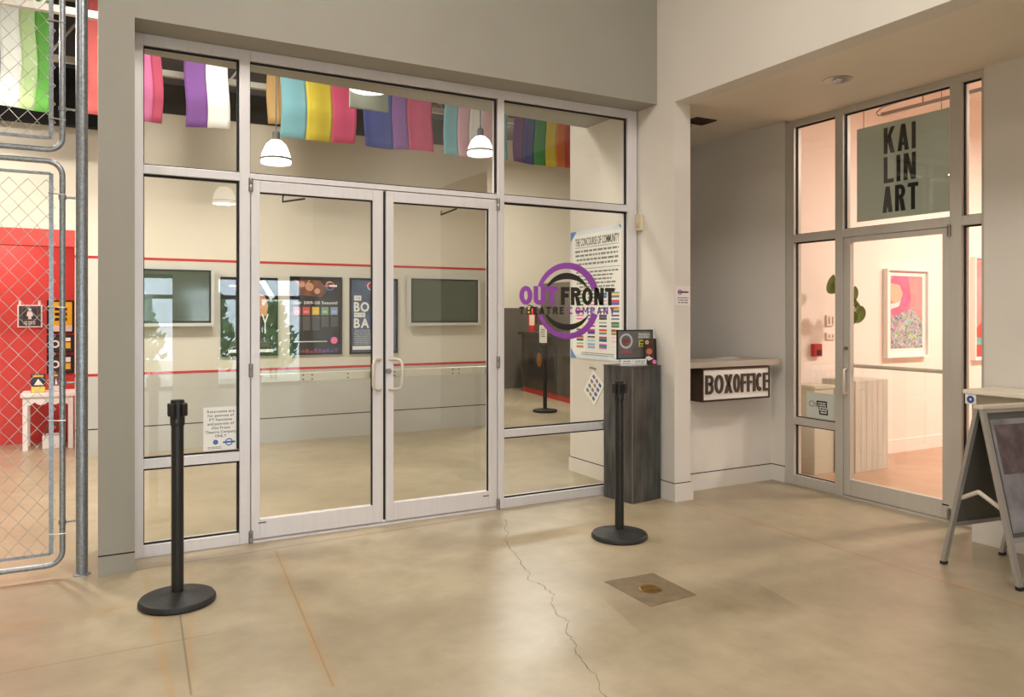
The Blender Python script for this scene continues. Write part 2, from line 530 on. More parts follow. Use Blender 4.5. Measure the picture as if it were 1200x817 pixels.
# ------------------------------------------------------------------ setting: floors
fl = MB().box((-6.5, -11.2, -0.15), (5.47, 9.0, 0.0)).build('floor', FLOOR)
struct(fl, 'stained tan polished concrete floor with rust streaks')
fl2 = MB().box((5.47, 0.13, -0.15), (9.5, 9.0, 0.0)).build('floor_corridor', FLOOR); struct(fl2, 'tan concrete floor of the lobby side hall')
fg = MB().box((5.47, -6.0, -0.15), (11.5, 0.13, 0.0)).build('floor_gallery', GFLOOR); struct(fg, 'pinkish brown concrete floor inside the gallery')
# hairline crack in the slab
crack_pts = [(2.62, -0.30), (2.607, -0.395), (2.50, -0.55), (2.47, -0.66), (2.40, -0.74), (2.343, -0.896), (2.31, -1.0), (2.28, -1.16), (2.231, -1.255), (2.21, -1.40), (2.145, -1.50),
             (2.175, -1.60), (2.150, -1.69), (2.153, -1.766), (2.07, -1.86), (2.02, -1.998), (2.035, -2.06), (2.027, -2.097), (1.951, -2.193), (1.93, -2.28), (1.906, -2.348), (1.86, -2.42), (1.848, -2.49), (1.821, -2.618), (1.76, -2.75), (1.74, -2.9)]
fine = []
for i in range(len(crack_pts) - 1):
    a, b = crack_pts[i], crack_pts[i + 1]
    for k in range(4):
        t = k / 4
        fine.append((a[0] + (b[0] - a[0]) * t + random.uniform(-.008, .008), a[1] + (b[1] - a[1]) * t + random.uniform(-.006, .006)))
mb = MB(); vs = []; fs = []
for i, p in enumerate(fine):
    w = random.uniform(0.0008, 0.0020)
    vs += [(p[0] - w, p[1], 0.0006), (p[0] + w, p[1], 0.0006)]
    if i: fs.append((2 * i - 2, 2 * i - 1, 2 * i + 1, 2 * i))
mb.add(vs, fs); mb.build('crack', mat('crack_brown', rgb(84, 70, 54), 0.9), fl, fix=False)

# ------------------------------------------------------------------ setting: front hall shell
struct(MB().prism([(0.20, -0.29), (XW, -0.29), (XW, 0.66), (0.20, 0.37)], lambda u, v, w: (u, v, w), HEAD, 6.0).build('wall_beam', GREY), 'warm grey beam above the lobby storefront')
c = box('wall_column', (0.013, -0.29, 0.0), (0.20, 0.30, 6.0), GREY); struct(c, 'warm grey column between gate and storefront')
# baseboard reveal of the column
box('reveal', (0.0125, -0.291, 0.112), (0.2005, -0.2895, 0.120), GASKET, c)
struct(box('wall_left_upper', (-6.5, -0.10, 4.6), (0.013, 0.30, 6.0), GREY), 'grey wall above the gate')
# wall running toward the camera, its header and the stub inside the lobby
w1_ = struct(box('wall_right_pier', (XW, -0.505, 0.0), (4.225, 0.0, 6.0), WHITE), 'white pier right of the lobby storefront')
box('plinth', (XW - 0.012, -0.525, 0.0), (4.24, -0.02, 0.140), WHITE, w1_)
box('reveal', (XW - 0.001, -0.507, 0.140), (4.227, -0.01, 0.147), GASKET, w1_)
struct(box('wall_right_header', (XW, -4.2, 3.195), (4.225, -0.505, 6.0), WHITE), 'white header wall over the alcove')
struct(box('wall_right_front', (XW, -11.2, 0.0), (4.225, -4.2, 6.0), WHITE), 'white hall wall beside the camera')
st = struct(box('wall_stub', (4.0, 0.0, 0.0), (4.225, 0.93, 3.6), WHITE), 'white wall stub behind the right glass pane')
box('plinth', (3.99, 0.07, 0.0), (4.0, 0.94, 0.13), WHITE, st)
box('reveal', (3.9985, 0.07, 0.13), (4.0, 0.931, 0.138), GASKET, st)
# rest of the hall behind the camera
struct(box('ceiling', (-6.5, -11.2, 6.0), (5.6, 0.62, 6.15), WHITE), 'white hall ceiling')
struct(box('wall_left', (-6.65, -11.2, 0.0), (-6.5, 9.0, 6.0), WHITE), 'white far left wall')
wf = MB()
openings = [(-5.6, -3.6), (-2.9, -0.6), (0.1, 1.39), (2.11, 3.85)]
xs = [-6.5] + [v for o in openings for v in o] + [4.225]
for i in range(0, len(xs), 2): wf.box((xs[i], -11.2, 0.0), (xs[i + 1], -11.05, 6.0))
for a, b in openings: wf.box((a, -11.2, 2.28), (b, -11.05, 6.0))
struct(wf.build('wall_front', WHITE), 'white window wall behind the camera')
for i, (a, b) in enumerate(openings):
    w = bpy.data.objects.new('window_%d' % (i + 5), None); COL.objects.link(w); struct(w, 'tall glazed opening to the outside behind the camera')
    for x in (a, b - 0.06): box('mullion', (x, -11.17, 0), (x + 0.06, -11.08, 2.28), ALU, w)
    mid = (a + b) / 2
    box('mullion', (mid - 0.03, -11.17, 0), (mid + 0.03, -11.08, 1.80), ALU, w)
    for z in (0.0, 1.80, 2.20): box('rail', (a + 0.06, -11.165, z), (b - 0.06, -11.085, z + 0.08), GASKET, w)
    box('pane', (a + 0.06, -11.13, 0.08), (b - 0.06, -11.122, 2.2), GLASS, w)
# housings made up for the added hall fill lights
for hx, hy in HALL:
    e = thing('hall_fill_panel', 'added square fill light panel of the front hall at x %.0f' % hx, 'ceiling light', 'added hall fill lights')
    box('housing', (hx - 0.8, hy - 0.8, 5.46), (hx + 0.8, hy + 0.8, 5.56), LAMPM, e)
    for dx in (-0.6, 0.6): MB().tube([(hx + dx, hy, 5.56), (hx + dx, hy, 6.0)], 0.01, 6).build('rod', STEEL, e)
    settle(e, (hx, hy, 5.46))
for i, e in enumerate([o for o in COL.objects if o.name.startswith('hall_fill_panel')]):
    e['label'] = ['added square fill light panel nearest the lobby storefront', 'added square fill light panel farthest behind the camera', 'added square fill light panel on the left of the hall'][i]

# ------------------------------------------------------------------ setting: alcove, box office, gallery shell
struct(box('ceiling_alcove', (4.225, -4.2, 3.195), (5.62, -0.52, 3.40), ALCOVE), 'painted soffit over the gallery entrance')
struct(box('ceiling_box_office', (4.225, -0.52, 3.218), (5.50, 0.93, 3.40), ALCOVE), 'ceiling of the box office')
bw = struct(box('wall_box_office', (4.225, -0.28, 0.0), (5.39, -0.16, 1.05), WHITE), 'white half wall under the box office counter')
box('baseboard', (4.24, -0.294, 0.0), (5.381, -0.28, 0.138), WHITE, bw)
box('reveal', (4.225, -0.282, 0.138), (5.39, -0.280, 0.146), GASKET, bw)
bs = struct(box('wall_box_office_side', (5.39, -0.435, 0.0), (5.50, 0.93, 3.40), WHITE), 'white side wall of the box office')
box('baseboard', (5.381, -0.435, 0.0), (5.39, -0.28, 0.138), WHITE, bs)
box('reveal', (5.388, -0.435, 0.138), (5.39, -0.28, 0.146), GASKET, bs)
struct(box('wall_box_office_back', (4.225, 0.80, 0.0), (5.39, 0.93, 3.218), WHITE), 'back wall of the box office')
ar = struct(box('wall_alcove_right', (5.35, -4.2, 0.0), (5.47, -2.19, 3.195), WHITE), 'white wall right of the gallery entrance')
box('baseboard', (5.338, -4.2, 0.0), (5.35, -2.205, 0.138), WHITE, ar)
struct(box('wall_alcove_end', (4.225, -4.3, 0.0), (5.47, -4.2, 3.195), WHITE), 'end wall of the alcove beside the camera')
GW = mat('gallery_white', rgb(240, 226, 216), 0.65, var=0.02, scale=2)
gw = struct(box('wall_gallery_back', (5.50, 0.03, 0.0), (11.5, 0.13, 4.0), GW), 'pinkish white gallery wall with pictures')
box('baseboard', (5.5, 0.018, 0.0), (11.3, 0.03, 0.14), GW, gw)
struct(box('wall_gallery_right', (11.4, -6.0, 0.0), (11.5, 0.03, 4.0), GW), 'far end wall of the gallery')
struct(box('wall_gallery_front', (5.47, -6.1, 0.0), (11.5, -6.0, 4.0), GW), 'near end wall of the gallery')
struct(box('wall_gallery_side', (5.47, -6.0, 0.0), (5.56, -4.2, 4.0), GW), 'gallery wall by the camera')
struct(box('wall_gallery_above', (5.50, -4.2, 3.40), (5.62, 0.03, 4.0), GW), 'gallery wall above its storefront')
struct(box('wall_gallery_inner', (5.47, -4.2, 0.0), (5.56, -2.30, 3.40), GW), 'gallery side of the entrance wall')
struct(box('ceiling_gallery', (5.5, -6.1, 4.0), (11.5, 0.13, 4.1), GW), 'gallery ceiling')

# ------------------------------------------------------------------ setting: lobby shell
bk = MB()
bk.box((-0.19, YB, 0.0), (4.62, YB + 0.15, 3.70))
back = struct(bk.build('wall_back', [CREAM]), 'cream lobby wall with two red stripes')
box('middle_band', (-0.19, YB - 0.004, 0.865), (4.62, YB, 2.085), MIDWALL, back)
box('lower_band', (-0.19, YB - 0.005, 0.29), (4.62, YB, 0.845), LOWWALL, back)
box('base_band', (-0.19, YB - 0.005, 0.0), (4.62, YB, 0.278), LOWWALL, back)
box('reveal', (-0.19, YB - 0.003, 0.278), (4.62, YB, 0.29), GASKET, back)
box('red_stripe', (-0.19, YB - 0.007, 2.085), (4.62, YB, 2.112), RED, back)
box('red_stripe', (-0.19, YB - 0.007, 0.842), (4.62, YB, 0.869), RED, back)
struct(box('wall_back_left', (-6.5, YB, 2.37), (-0.19, YB + 0.15, 4.02), CREAM), 'cream lobby wall above the red alcove')
rh = struct(box('wall_red_header', (-2.6, YB - 0.01, 2.20), (-0.19, YB + 0.15, 2.37), REDWALL), 'red painted header of the alcove')
struct(box('wall_back_far_left', (-6.5, YB, 0.0), (-2.6, YB + 0.15, 2.37), CREAM), 'cream lobby wall left of the red alcove')
struct(box('wall_red', (-2.7, 5.2, 0.0), (-0.06, 5.3, 2.6), REDWALL), 'red back wall of the alcove')
struct(box('wall_red_right', (-0.18, YB + 0.15, 0.0), (-0.06, 5.2, 2.6), REDWALL), 'red side wall of the alcove')
struct(box('wall_red_left', (-2.7, YB + 0.15, 0.0), (-2.6, 5.2, 2.6), REDWALL), 'red left side wall of the alcove')
struct(box('ceiling_red', (-2.7, YB + 0.15, 2.6), (-0.06, 5.3, 2.7), REDWALL), 'red ceiling of the alcove')
ada = thing('alcove_fill', 'small round fill light added in the red alcove ceiling', 'ceiling light')  # housing made up for the added alcove fill
MB().lathe([(0.001, 0.0), (0.17, 0.0), (0.17, 0.02), (0.001, 0.02)], (-1.0, 4.6, 2.575), 24).build('housing', WHITE, ada)
settle(ada, (-1.0, 4.6, 2.575))
struct(box('trim_1', (-6.5, YB - 0.12, 3.44), (0.25, YB, 4.02), DARK), 'black band along the top of the lobby wall')
struct(box('trim_5', (0.25, YB - 0.02, 3.70), (4.62, YB + 0.15, 4.02), DARK), 'dark band above the lobby posters')
struct(box('wall_back_upper', (-6.5, YB + 0.02, 4.02), (4.62, YB + 0.15, 5.0), DECK), 'dark upper lobby wall')
struct(box('ceiling_lobby', (-6.5, 0.30, 5.0), (9.5, 9.0, 5.1), DECK), 'dark grey metal roof deck above the lobby')
far = struct(box('wall_far', (4.0, 8.3, 0.0), (9.5, 8.45, 5.0), CREAM), 'cream wall at the end of the side hall')
box('wainscot', (4.0, 8.27, 0.0), (9.5, 8.3, 1.62), mat('dark_wainscot', rgb(96, 88, 78), 0.6, var=0.08, scale=4), far)
struct(box('wall_corridor_left', (4.50, YB + 0.15, 0.0), (4.62, 8.3, 5.0), CREAM), 'corridor wall behind the lobby wall')
struct(box('wall_corridor_right', (9.4, 0.13, 0.0), (9.5, 8.45, 5.0), CREAM), 'right wall of the side hall')
struct(box('wall_corridor_front', (4.225, 0.93, 0.0), (9.5, 1.0, 5.0), CREAM), 'near wall of the side hall')
struct(box('wall_left_inner', (-6.5, 8.9, 0.0), (4.5, 9.0, 5.0), CREAM), 'hidden rear wall')
struct(box('trim_2', (5.95, 8.24, 0.0), (6.05, 8.27, 2.1), WHITE), 'narrow white corner trim at the end of the side hall')
# lobby lights
for i, (hx, hy) in enumerate(LOBBY):
    e = thing('strip_luminaire', ['strip light under the deck behind the gate', 'strip light under the deck above the doors', 'added strip light under the deck of the side hall'][i], 'ceiling light', 'lobby strip lights')
    box('housing', (hx - 0.62, hy - 0.32, 4.53), (hx + 0.62, hy + 0.32, 4.60), LAMPM, e)
    for dx in (-0.5, 0.5): MB().tube([(hx + dx, hy, 4.6), (hx + dx, hy, 4.975)], 0.008, 6).build('rod', STEEL, e)
    settle(e, (hx, hy, 4.53))
# open web joists
for i, (jy, z0, z1) in enumerate([(3.45, 4.00, 4.62), (2.2, 4.05, 4.66), (1.0, 4.10, 4.7)]):
    e = thing('roof_joist', ['white open web joist nearest the lobby back wall', 'white open web joist in the middle of the lobby', 'white open web joist nearest the storefront'][i], 'roof joist', 'white open web joists under the roof deck')
    for z in (z0, z1): box('chord', (-6.4, jy - 0.03, z - 0.03), (9.3, jy + 0.03, z + 0.03), TRUSS, e)
    x = -6.3; k = 0
    while x < 9.0:
        a = (x, jy, z0 if k % 2 == 0 else z1); b = (x + 0.42, jy, z1 if k % 2 == 0 else z0)
        MB().tube([a, b], 0.014, 6).build('web_rod', TRUSS, e)
        x += 0.42; k += 1
    settle(e, (0, jy, z0))

# ------------------------------------------------------------------ storefront of the lobby
def bar(name, a, b, parent, m=ALU):
    return box(name, a, b, m, parent, bevel=0.003)

win1 = bpy.data.objects.new('window_1', None); COL.objects.link(win1)
struct(win1, 'fixed aluminium storefront glazing with transom lights around the lobby doors')
V = [(0.205, 0.258), (0.822, 0.887), (2.716, 2.770), (3.957, 4.05)]
for a, b in V: bar('mullion', (a, FY0, 0.0), (b, FY1, HEAD), win1)
bays = [(0.258, 0.822), (0.887, 2.716), (2.770, 3.957)]
for i, (a, b) in enumerate(bays):
    bar('head_rail', (a, FY0, 3.158), (b, FY1, HEAD), win1)
    bar('transom_rail', (a, FY0, 2.383 if i == 1 else 2.366), (b, FY1, 2.420), win1)
    if i != 1:
        bar('sill_rail', (a, FY0, 0.0), (b, FY1, 0.072), win1)
        bar('cross_rail', (a, FY0, 0.545), (b, FY1, 0.604), win1)
def lite(a, b, z0, z1, parent, drop=True):
    """pane and its black gasket"""
    p = box('pane', (a, 0.008, z0), (b, 0.016, z1), GLASS, parent)
    g = MB(); t = 0.014
    g.box((a, -0.008, z1 - t), (b, 0.008, z1)); g.box((a, -0.008, z0), (b, 0.008, z0 + t * 0.7))
    g.box((a, -0.008, z0 + t), (a + 0.006, 0.008, z1 - t)); g.box((b - t, -0.008, z0 + t), (b, 0.008, z1 - t))
    g.build('gasket', GASKET, p)
for i, (a, b) in enumerate(bays):
    lite(a, b, 2.420, 3.158, win1)
    if i != 1:
        lite(a, b, 0.604, 2.366, win1)
        lite(a, b, 0.072, 0.545, win1)

def leaf(name, x0, x1, hinge_left, label):
    d = bpy.data.objects.new(name, None); COL.objects.link(d); struct(d, label)
    y0, y1 = -0.030, 0.022
    hx0, hx1 = (x0, x0 + 0.052) if hinge_left else (x0, x0 + 0.058)
    gx0, gx1 = (x0 + 0.055, x1 - 0.076) if hinge_left else (x0 + 0.057, x1 - 0.072)
    bar('stile', (x0, y0, 0.022), (gx0, y1, 2.378), d)
    bar('stile', (gx1, y0, 0.022), (x1, y1, 2.378), d)
    bar('top_rail', (gx0, y0, 2.303), (gx1, y1, 2.378), d)
    bar('bottom_rail', (gx0, y0, 0.022), (gx1, y1, 0.146), d)
    p = box('pane', (gx0, -0.006, 0.146), (gx1, 0.002, 2.303), GLASS, d)
    g = MB(); t = 0.009
    g.box((gx0, -0.02, 2.303 - t), (gx1, -0.006, 2.303))
    sx = gx1 - t if hinge_left else gx1 - t
    g.box((sx, -0.02, 0.146), (sx + t, -0.006, 2.303 - t)); g.build('gasket', GASKET, p)
    pb = MB().box((gx0 - 0.03, 0.040, 1.036), (gx1 + 0.03, 0.085, 1.096)).build('push_bar', PULL, d, bevel=0.004)
    bolts = MB()
    ends = [gx0 + 0.30, gx0 + 0.36] + [gx1 - 0.16] if hinge_left else [gx0 + 0.03, gx0 + 0.10, gx1 - 0.27, gx1 - 0.22]
    for bx in ends:
        for bz in (1.052, 1.080):
            bolts.box((bx - 0.005, 0.038, bz - 0.004), (bx + 0.005, 0.040, bz + 0.004))
    bolts.build('bolt_heads', GASKET, pb)
    for ex in (gx0 - 0.025, gx1 + 0.0): box('push_bar_bracket', (ex, 0.022, 1.04), (ex + 0.025, 0.04, 1.09), STEEL, d)
    # closer arm on the inside
    ax = x0 + 0.22 if hinge_left else x1 - 0.42
    sgn = 1 if hinge_left else -1
    MB().tube([(ax, 0.03, 2.33), (ax, 0.06, 2.262), (ax + 0.16 * 1, 0.10, 2.30)] if hinge_left else [(ax + 0.12, 0.06, 2.30), (ax, 0.09, 2.25), (ax + 0.02, 0.12, 2.28)], 0.007, 6).build('closer_arm', GASKET, d)
    # pull handle
    hx = x1 - 0.020 if hinge_left else x0 + 0.022
    out = -0.070 if hinge_left else 0.080
    pts = []
    za, zb = 0.962, 1.178
    R = 0.035
    base = (hx, y0 + 0.004); tip = (hx + out, y0 - 0.055)
    def lerp(t): return (base[0] + (tip[0] - base[0]) * t, base[1] + (tip[1] - base[1]) * t)
    path = [lerp(0) + (zb,), lerp(0.55) + (zb,), lerp(0.85) + (zb - 0.008,), lerp(1.0) + (zb - 0.035,), lerp(1.0) + ((za + zb) / 2,), lerp(1.0) + (za + 0.035,), lerp(0.85) + (za + 0.008,), lerp(0.55) + (za,), lerp(0) + (za,)]
    h = MB().tube(path, 0.0115, 12).build('pull_handle', PULL, d, smooth=True)
    if not hinge_left:
        cy = MB()
        ring = [(hx - 0.005 + 0.02 * math.cos(k * math.pi / 8), y0 - 0.001, 1.092 + 0.02 * math.sin(k * math.pi / 8)) for k in range(16)]
        n = len(ring); cy.add(ring + [(p[0], p[1] - 0.014, p[2]) for p in ring], [tuple(range(n)), tuple(range(2 * n - 1, n - 1, -1))] + [(i, (i + 1) % n, n + (i + 1) % n, n + i) for i in range(n)])
        cy.build('lock_cylinder', STEEL, d)
    # pivots
    px = x0 - 0.004 if hinge_left else x1 + 0.004
    for z in (0.035, 1.13, 2.345):
        hb = MB().lathe([(0.001, -0.045), (0.012, -0.045), (0.014, -0.04), (0.014, -0.002), (0.0125, 0.0), (0.014, 0.002), (0.014, 0.04), (0.012, 0.045), (0.001, 0.045)], (px, y0 - 0.010, z), 14)
        hb.build('hinge', STEEL, d, smooth=True)
    # small maker's plate
    mx = gx0 - 0.01 if hinge_left else gx1 - 0.05
    box('name_plate', (mx, y0 - 0.002, 0.120 if hinge_left else 0.108), (mx + 0.05, y0, 0.128 if hinge_left else 0.116), mat('plate_grey', rgb(90, 88, 104), 0.5), d)
    return d
leaf('door_1', 0.895, 1.797, True, 'left aluminium glass door of the lobby pair')
ws = bpy.data.objects['door_1']
box('weatherstrip', (1.7985, -0.012, 0.03), (1.8165, 0.004, 2.375), GASKET, ws)
leaf('door_2', 1.818, 2.711, False, 'right aluminium glass door of the lobby pair')
th = box('trim_3', (0.887, -0.04, 0.0), (2.716, 0.06, 0.012), ALU); struct(th, 'aluminium threshold under the lobby doors')

# ------------------------------------------------------------------ storefront of the gallery (plane X = XK)
win2 = bpy.data.objects.new('window_2', None); COL.objects.link(win2)
struct(win2, 'fixed storefront glazing of the gallery entrance')
KX0, KX1 = XK - 0.005, XK + 0.09
KT = 3.195
def kbar(name, y0, y1, z0, z1, parent): return box(name, (KX0, y0, z0), (KX1, y1, z1), ALU2, parent, bevel=0.003)
KV = [(-0.530, -0.437), (-1.031, -0.956), (-2.010, -1.925), (-2.188, -2.150)]
for a, b in KV: kbar('mullion', a, b, 0.0, KT, win2)
KB = [(-0.956, -0.530), (-1.925, -1.031), (-2.150, -2.010)]
for i, (a, b) in enumerate(KB):
    kbar('head_rail', a, b, 3.145, KT, win2)
    kbar('transom_rail', a, b, 2.128, 2.196, win2)
    if i != 1:
        kbar('sill_rail', a, b, 0.0, 0.088, win2)
        if i == 0: kbar('cross_rail', a, b, 0.532, 0.594, win2)
def klite(a, b, z0, z1):
    p = box('pane', (XK + 0.042, a, z0), (XK + 0.050, b, z1), GLASS, win2)
    g = MB(); t = 0.012; X0, X1 = XK + 0.028, XK + 0.042
    g.box((X0, a, z1 - t), (X1, b, z1)); g.box((X0, a, z0), (X1, b, z0 + 0.007))
    g.box((X0, b - 0.010, z0), (X1, b, z1 - t))
    g.build('gasket', GASKET, p)
for i, (a, b) in enumerate(KB):
    klite(a, b, 2.196, 3.145)
    if i == 0: klite(a, b, 0.594, 2.128); klite(a, b, 0.088, 0.532)
    if i == 2: klite(a, b, 0.088, 2.128)
d3 = bpy.data.objects.new('door_3', None); COL.objects.link(d3); struct(d3, 'aluminium glass gallery door')
dx0, dx1 = XK + 0.002, XK + 0.05
ya, yb = -1.922, -1.034
def dbar(name, y0, y1, z0, z1): return box(name, (dx0, y0, z0), (dx1, y1, z1), ALU2, d3, bevel=0.003)
dbar('stile', -1.095, yb, 0.02, 2.124); dbar('stile', ya, -1.867, 0.02, 2.124)
dbar('top_rail', -1.867, -1.095, 2.085, 2.124); dbar('bottom_rail', -1.867, -1.095, 0.02, 0.150)
box('pane', (XK + 0.022, -1.867, 0.150), (XK + 0.030, -1.095, 2.085), GLASS, d3)
MB().tube([(XK + 0.085, -1.06, 1.075), (XK + 0.085, -1.89, 1.075)], 0.016, 10).build('push_bar', PULL, d3, smooth=True)
for yy_ in (-1.065, -1.885): box('push_bar_bracket', (XK + 0.05, yy_ - 0.015, 1.06), (XK + 0.085, yy_ + 0.015, 1.09), STEEL, d3)
MB().tube([(dx0 + 0.004, -1.062, 1.05), (dx0 - 0.03, -1.066, 1.05), (dx0 - 0.052, -1.075, 1.038), (dx0 - 0.058, -1.08, 1.01), (dx0 - 0.058, -1.08, 0.89), (dx0 - 0.052, -1.075, 0.862), (dx0 - 0.03, -1.066, 0.85), (dx0 + 0.004, -1.062, 0.85)], 0.011, 12).build('pull_handle', PULL, d3, smooth=True)
MB().tube([(dx0 + 0.002, -1.062, 1.22), (dx0 - 0.012, -1.062, 1.22)], 0.016, 14).build('lock_cylinder', STEEL, d3)
for z in (0.06, 2.10): MB().lathe([(0.002, -0.04), (0.013, -0.04), (0.013, 0.04), (0.002, 0.04)], (dx0 - 0.012, ya - 0.002, z), 12).build('hinge', STEEL, d3)
box('name_plate', (dx0 - 0.002, -1.915, 0.115), (dx0, -1.865, 0.124), GASKET, d3)
struct(box('trim_4', (XK - 0.012, -1.925, 0.0), (XK + 0.09, -1.031, 0.014), ALU2), 'threshold of the gallery door')

# ------------------------------------------------------------------ logo decal on the right pane
FP = frame_y(0.008)
logo = thing('window_decal', 'purple and black round theatre company logo on the right glass pane', 'decal')
cu, cv = 3.385, 1.607
for a0, a1, nm in ((22, 158, 'purple_arc'), (202, 338, 'purple_arc')):
    t_ = (lambda t: 1 - abs(2 * t - 1))
    up_ = a0 < 90
    MB().ring(FP, cu, cv, a0, a1, lambda t: 0.312, lambda t, up_=up_: 0.312 - (0.066 if up_ else 0.060) * (1.0 - 0.45 * (t if up_ else (1 - t))), 0.0, 0.0015).build(nm, PURPLE, logo)
MB().ring(FP, cu - 0.01, cv, 32, 152, lambda t: 0.228, lambda t: 0.228 - 0.052 * math.sin(math.pi * min(1, t * 0.85 + 0.08)), 0.0, 0.0015).build('black_arc', CHAR, logo)
MB().ring(FP, cu - 0.01, cv, 209, 330, lambda t: 0.240, lambda t: 0.240 - 0.050 * math.sin(math.pi * (0.1 + 0.85 * t)), 0.0, 0.0015).build('black_arc', CHAR, logo)
signword('letter', 'OUT', FP, 2.926, 1.572, 3.283, 0.150, PURPLE, logo, 0.0015, 0.003, 0.042, 0.10, 0.038)
signword('letter', 'FRONT', FP, 3.312, 1.572, 3.845, 0.147, CHAR, logo, 0.0015, 0.003, 0.036, 0.14, 0.034)
signword('letter', 'THEATRE', FP, 2.926, 1.497, 3.340, 0.060, CHAR, logo, 0.0015, 0.003, 0.0135, 0.40)
signword('letter', 'COMPANY', FP, 3.385, 1.497, 3.845, 0.060, PURPLE, logo, 0.0015, 0.003, 0.0135, 0.40)
settle(logo, (3.385, 0.008, 1.3))

# restrooms notice taped inside the left pane
ns = thing('paper_notice', 'white paper notice about restrooms on the left glass pane', 'notice')
box('sheet', (0.606, 0.0045, 0.618), (0.818, 0.007, 0.898), PAPER, ns)
FN = frame_y(0.0045)
blue = colmat(60, 110, 170)
for i, s in enumerate(['Restrooms are', 'for patrons of', 'PT functions', 'and patrons of', 'Out Front', 'Theatre Company', 'ONLY']):
    text('printed_line', s, FN, 0.618, 0.862 - i * 0.0265, 0.806, 0.017, mat('slate_ink', rgb(92, 96, 108), 0.7), ns, 0.0, 0.0006, bold=0.02, align='c')
MB().ring(FN, 0.68, 0.672, 0, 360, lambda t: 0.016, lambda t: 0.001, 0, 0.0006, 20).build('round_mark', blue, ns)
MB().ring(FN, 0.762, 0.668, 0, 360, lambda t: 0.024, lambda t: 0.017, 0, 0.0006, 24).build('ring_mark', blue, ns)
MB().rect(FN, 0.725, 0.662, 0.800, 0.674, 0.0006, 0.001).build('ring_mark_bar', blue, ns)
greek('printed_small_text', FN, 0.63, 0.628, 0.72, 0.645, 2, GREYINK, ns)
settle(ns, (0.71, 0.006, 0.618))

# ------------------------------------------------------------------ stanchions
def stanchion(label):
    e = thing('stanchion', label, 'stanchion', 'black belt stanchions')
    MB().lathe([(0.001, 0.0), (0.180, 0.0), (0.188, 0.008), (0.188, 0.022), (0.180, 0.034), (0.12, 0.044), (0.05, 0.052), (0.036, 0.060), (0.001, 0.060)], seg=56).build('base', RUBBER, e, smooth=True)
    MB().lathe([(0.001, 0.058), (0.0305, 0.058), (0.0305, 0.93), (0.001, 0.93)], seg=28).build('post', BLACK, e, smooth=True)
    MB().lathe([(0.001, 0.92), (0.034, 0.92), (0.036, 0.926), (0.036, 0.962), (0.034, 0.966), (0.034, 1.045), (0.031, 1.054), (0.001, 1.056)], seg=28).build('belt_head', BLACK, e, smooth=True)
    for a in range(4):
        o = box('belt_slot', (0.030, -0.019, 0.970), (0.049, 0.019, 1.035), BLACK, e, bevel=0.004)
        o.rotation_euler = (0, 0, math.radians(90 * a + 20))
    box('belt_end', (-0.012, -0.058, 0.975), (0.012, -0.048, 1.03), RUBBER, e, bevel=0.002).rotation_euler = (0, 0, math.radians(-60))
    return e
s1 = stanchion('black belt stanchion standing in front of the left glass pane')
s1.location = (0.374, -0.92, 0.0); s1.rotation_euler = (0, 0, math.radians(25))
copy_tree(s1, 'black belt stanchion standing in front of the dark metal pedestal', (3.086, -1.086, 0.0), math.radians(70))
copy_tree(s1, 'black belt stanchion inside the building beside the reception desk', (6.05, 4.80, 0.0), math.radians(10))

# ------------------------------------------------------------------ dark steel pedestal and the things on it
pd = thing('pedestal', 'tall dark blackened metal pedestal at the right end of the storefront', 'pedestal')
PH = 1.085
A = Vector((3.664, -0.092)); B = Vector((3.712, -0.414)); Cc = Vector((4.033, -0.366)); Dd = A + (Cc - B)
ux = (Cc - B).normalized(); uy = (A - B).normalized(); SZ = 0.325
# local: origin at corner B, x along BC, y along BA
for nm, a, b in (('front_sheet', (0, 0, 0.0), (SZ, 0.012, PH - 0.012)), ('left_sheet', (0, 0.012, 0.0), (0.012, SZ - 0.012, PH - 0.012)),
                 ('right_sheet', (SZ - 0.012, 0.012, 0.0), (SZ, SZ - 0.012, PH - 0.012)), ('rear_sheet', (0, SZ - 0.012, 0.0), (SZ, SZ, PH - 0.012))):
    box(nm, a, b, DSTEEL, pd, bevel=0.002)
box('top_plate', (-0.004, -0.004, PH - 0.012), (SZ + 0.004, SZ + 0.004, PH), DSTEEL, pd, bevel=0.002)
box('corner_seam', (-0.0025, -0.0025, 0.004), (0.005, 0.005, PH - 0.014), mat('worn_edge', rgb(120, 118, 112), 0.4, metal=0.6), pd)
ang = math.atan2(ux.y, ux.x)
pd.location = (B.x, B.y, 0.0); pd.rotation_euler = (0, 0, ang)

def local(fr_loc, rot):
    return Matrix.Translation(Vector(fr_loc)) @ Matrix.Rotation(rot, 4, 'Z')
# framed flyer (local coordinates, leaning slightly), then placed on the pedestal
ff = thing('flyer_display', 'dark framed flyer with round lips emblem standing on the metal pedestal', 'display sign')
FL = frame_y(0.0)
gd = mat('flyer_grey', rgb(104, 100, 98), 0.5, var=0.2, scale=12)
MB().rect(FL, -0.17, 0.045, 0.17, 0.285, -0.012, 0.0).build('backing', GASKET, ff)
MB().rect(FL, -0.158, 0.055, 0.158, 0.275, 0.0, 0.001).build('flyer_print', gd, ff)
MB().ring(FL, -0.085, 0.195, 0, 360, lambda t: 0.062, lambda t: 0.046, 0.001, 0.0018, 28).build('white_ring', colmat(196, 192, 190), ff)
MB().prism([(-0.125, 0.195), (-0.105, 0.212), (-0.085, 0.207), (-0.065, 0.212), (-0.045, 0.195), (-0.065, 0.18), (-0.105, 0.18)], FL, 0.001, 0.002).build('red_lips', colmat(140, 60, 60), ff)
MB().prism([(-0.14, 0.12), (-0.02, 0.112), (-0.03, 0.095), (-0.13, 0.10)], FL, 0.001, 0.002).build('red_script', colmat(170, 80, 84), ff)
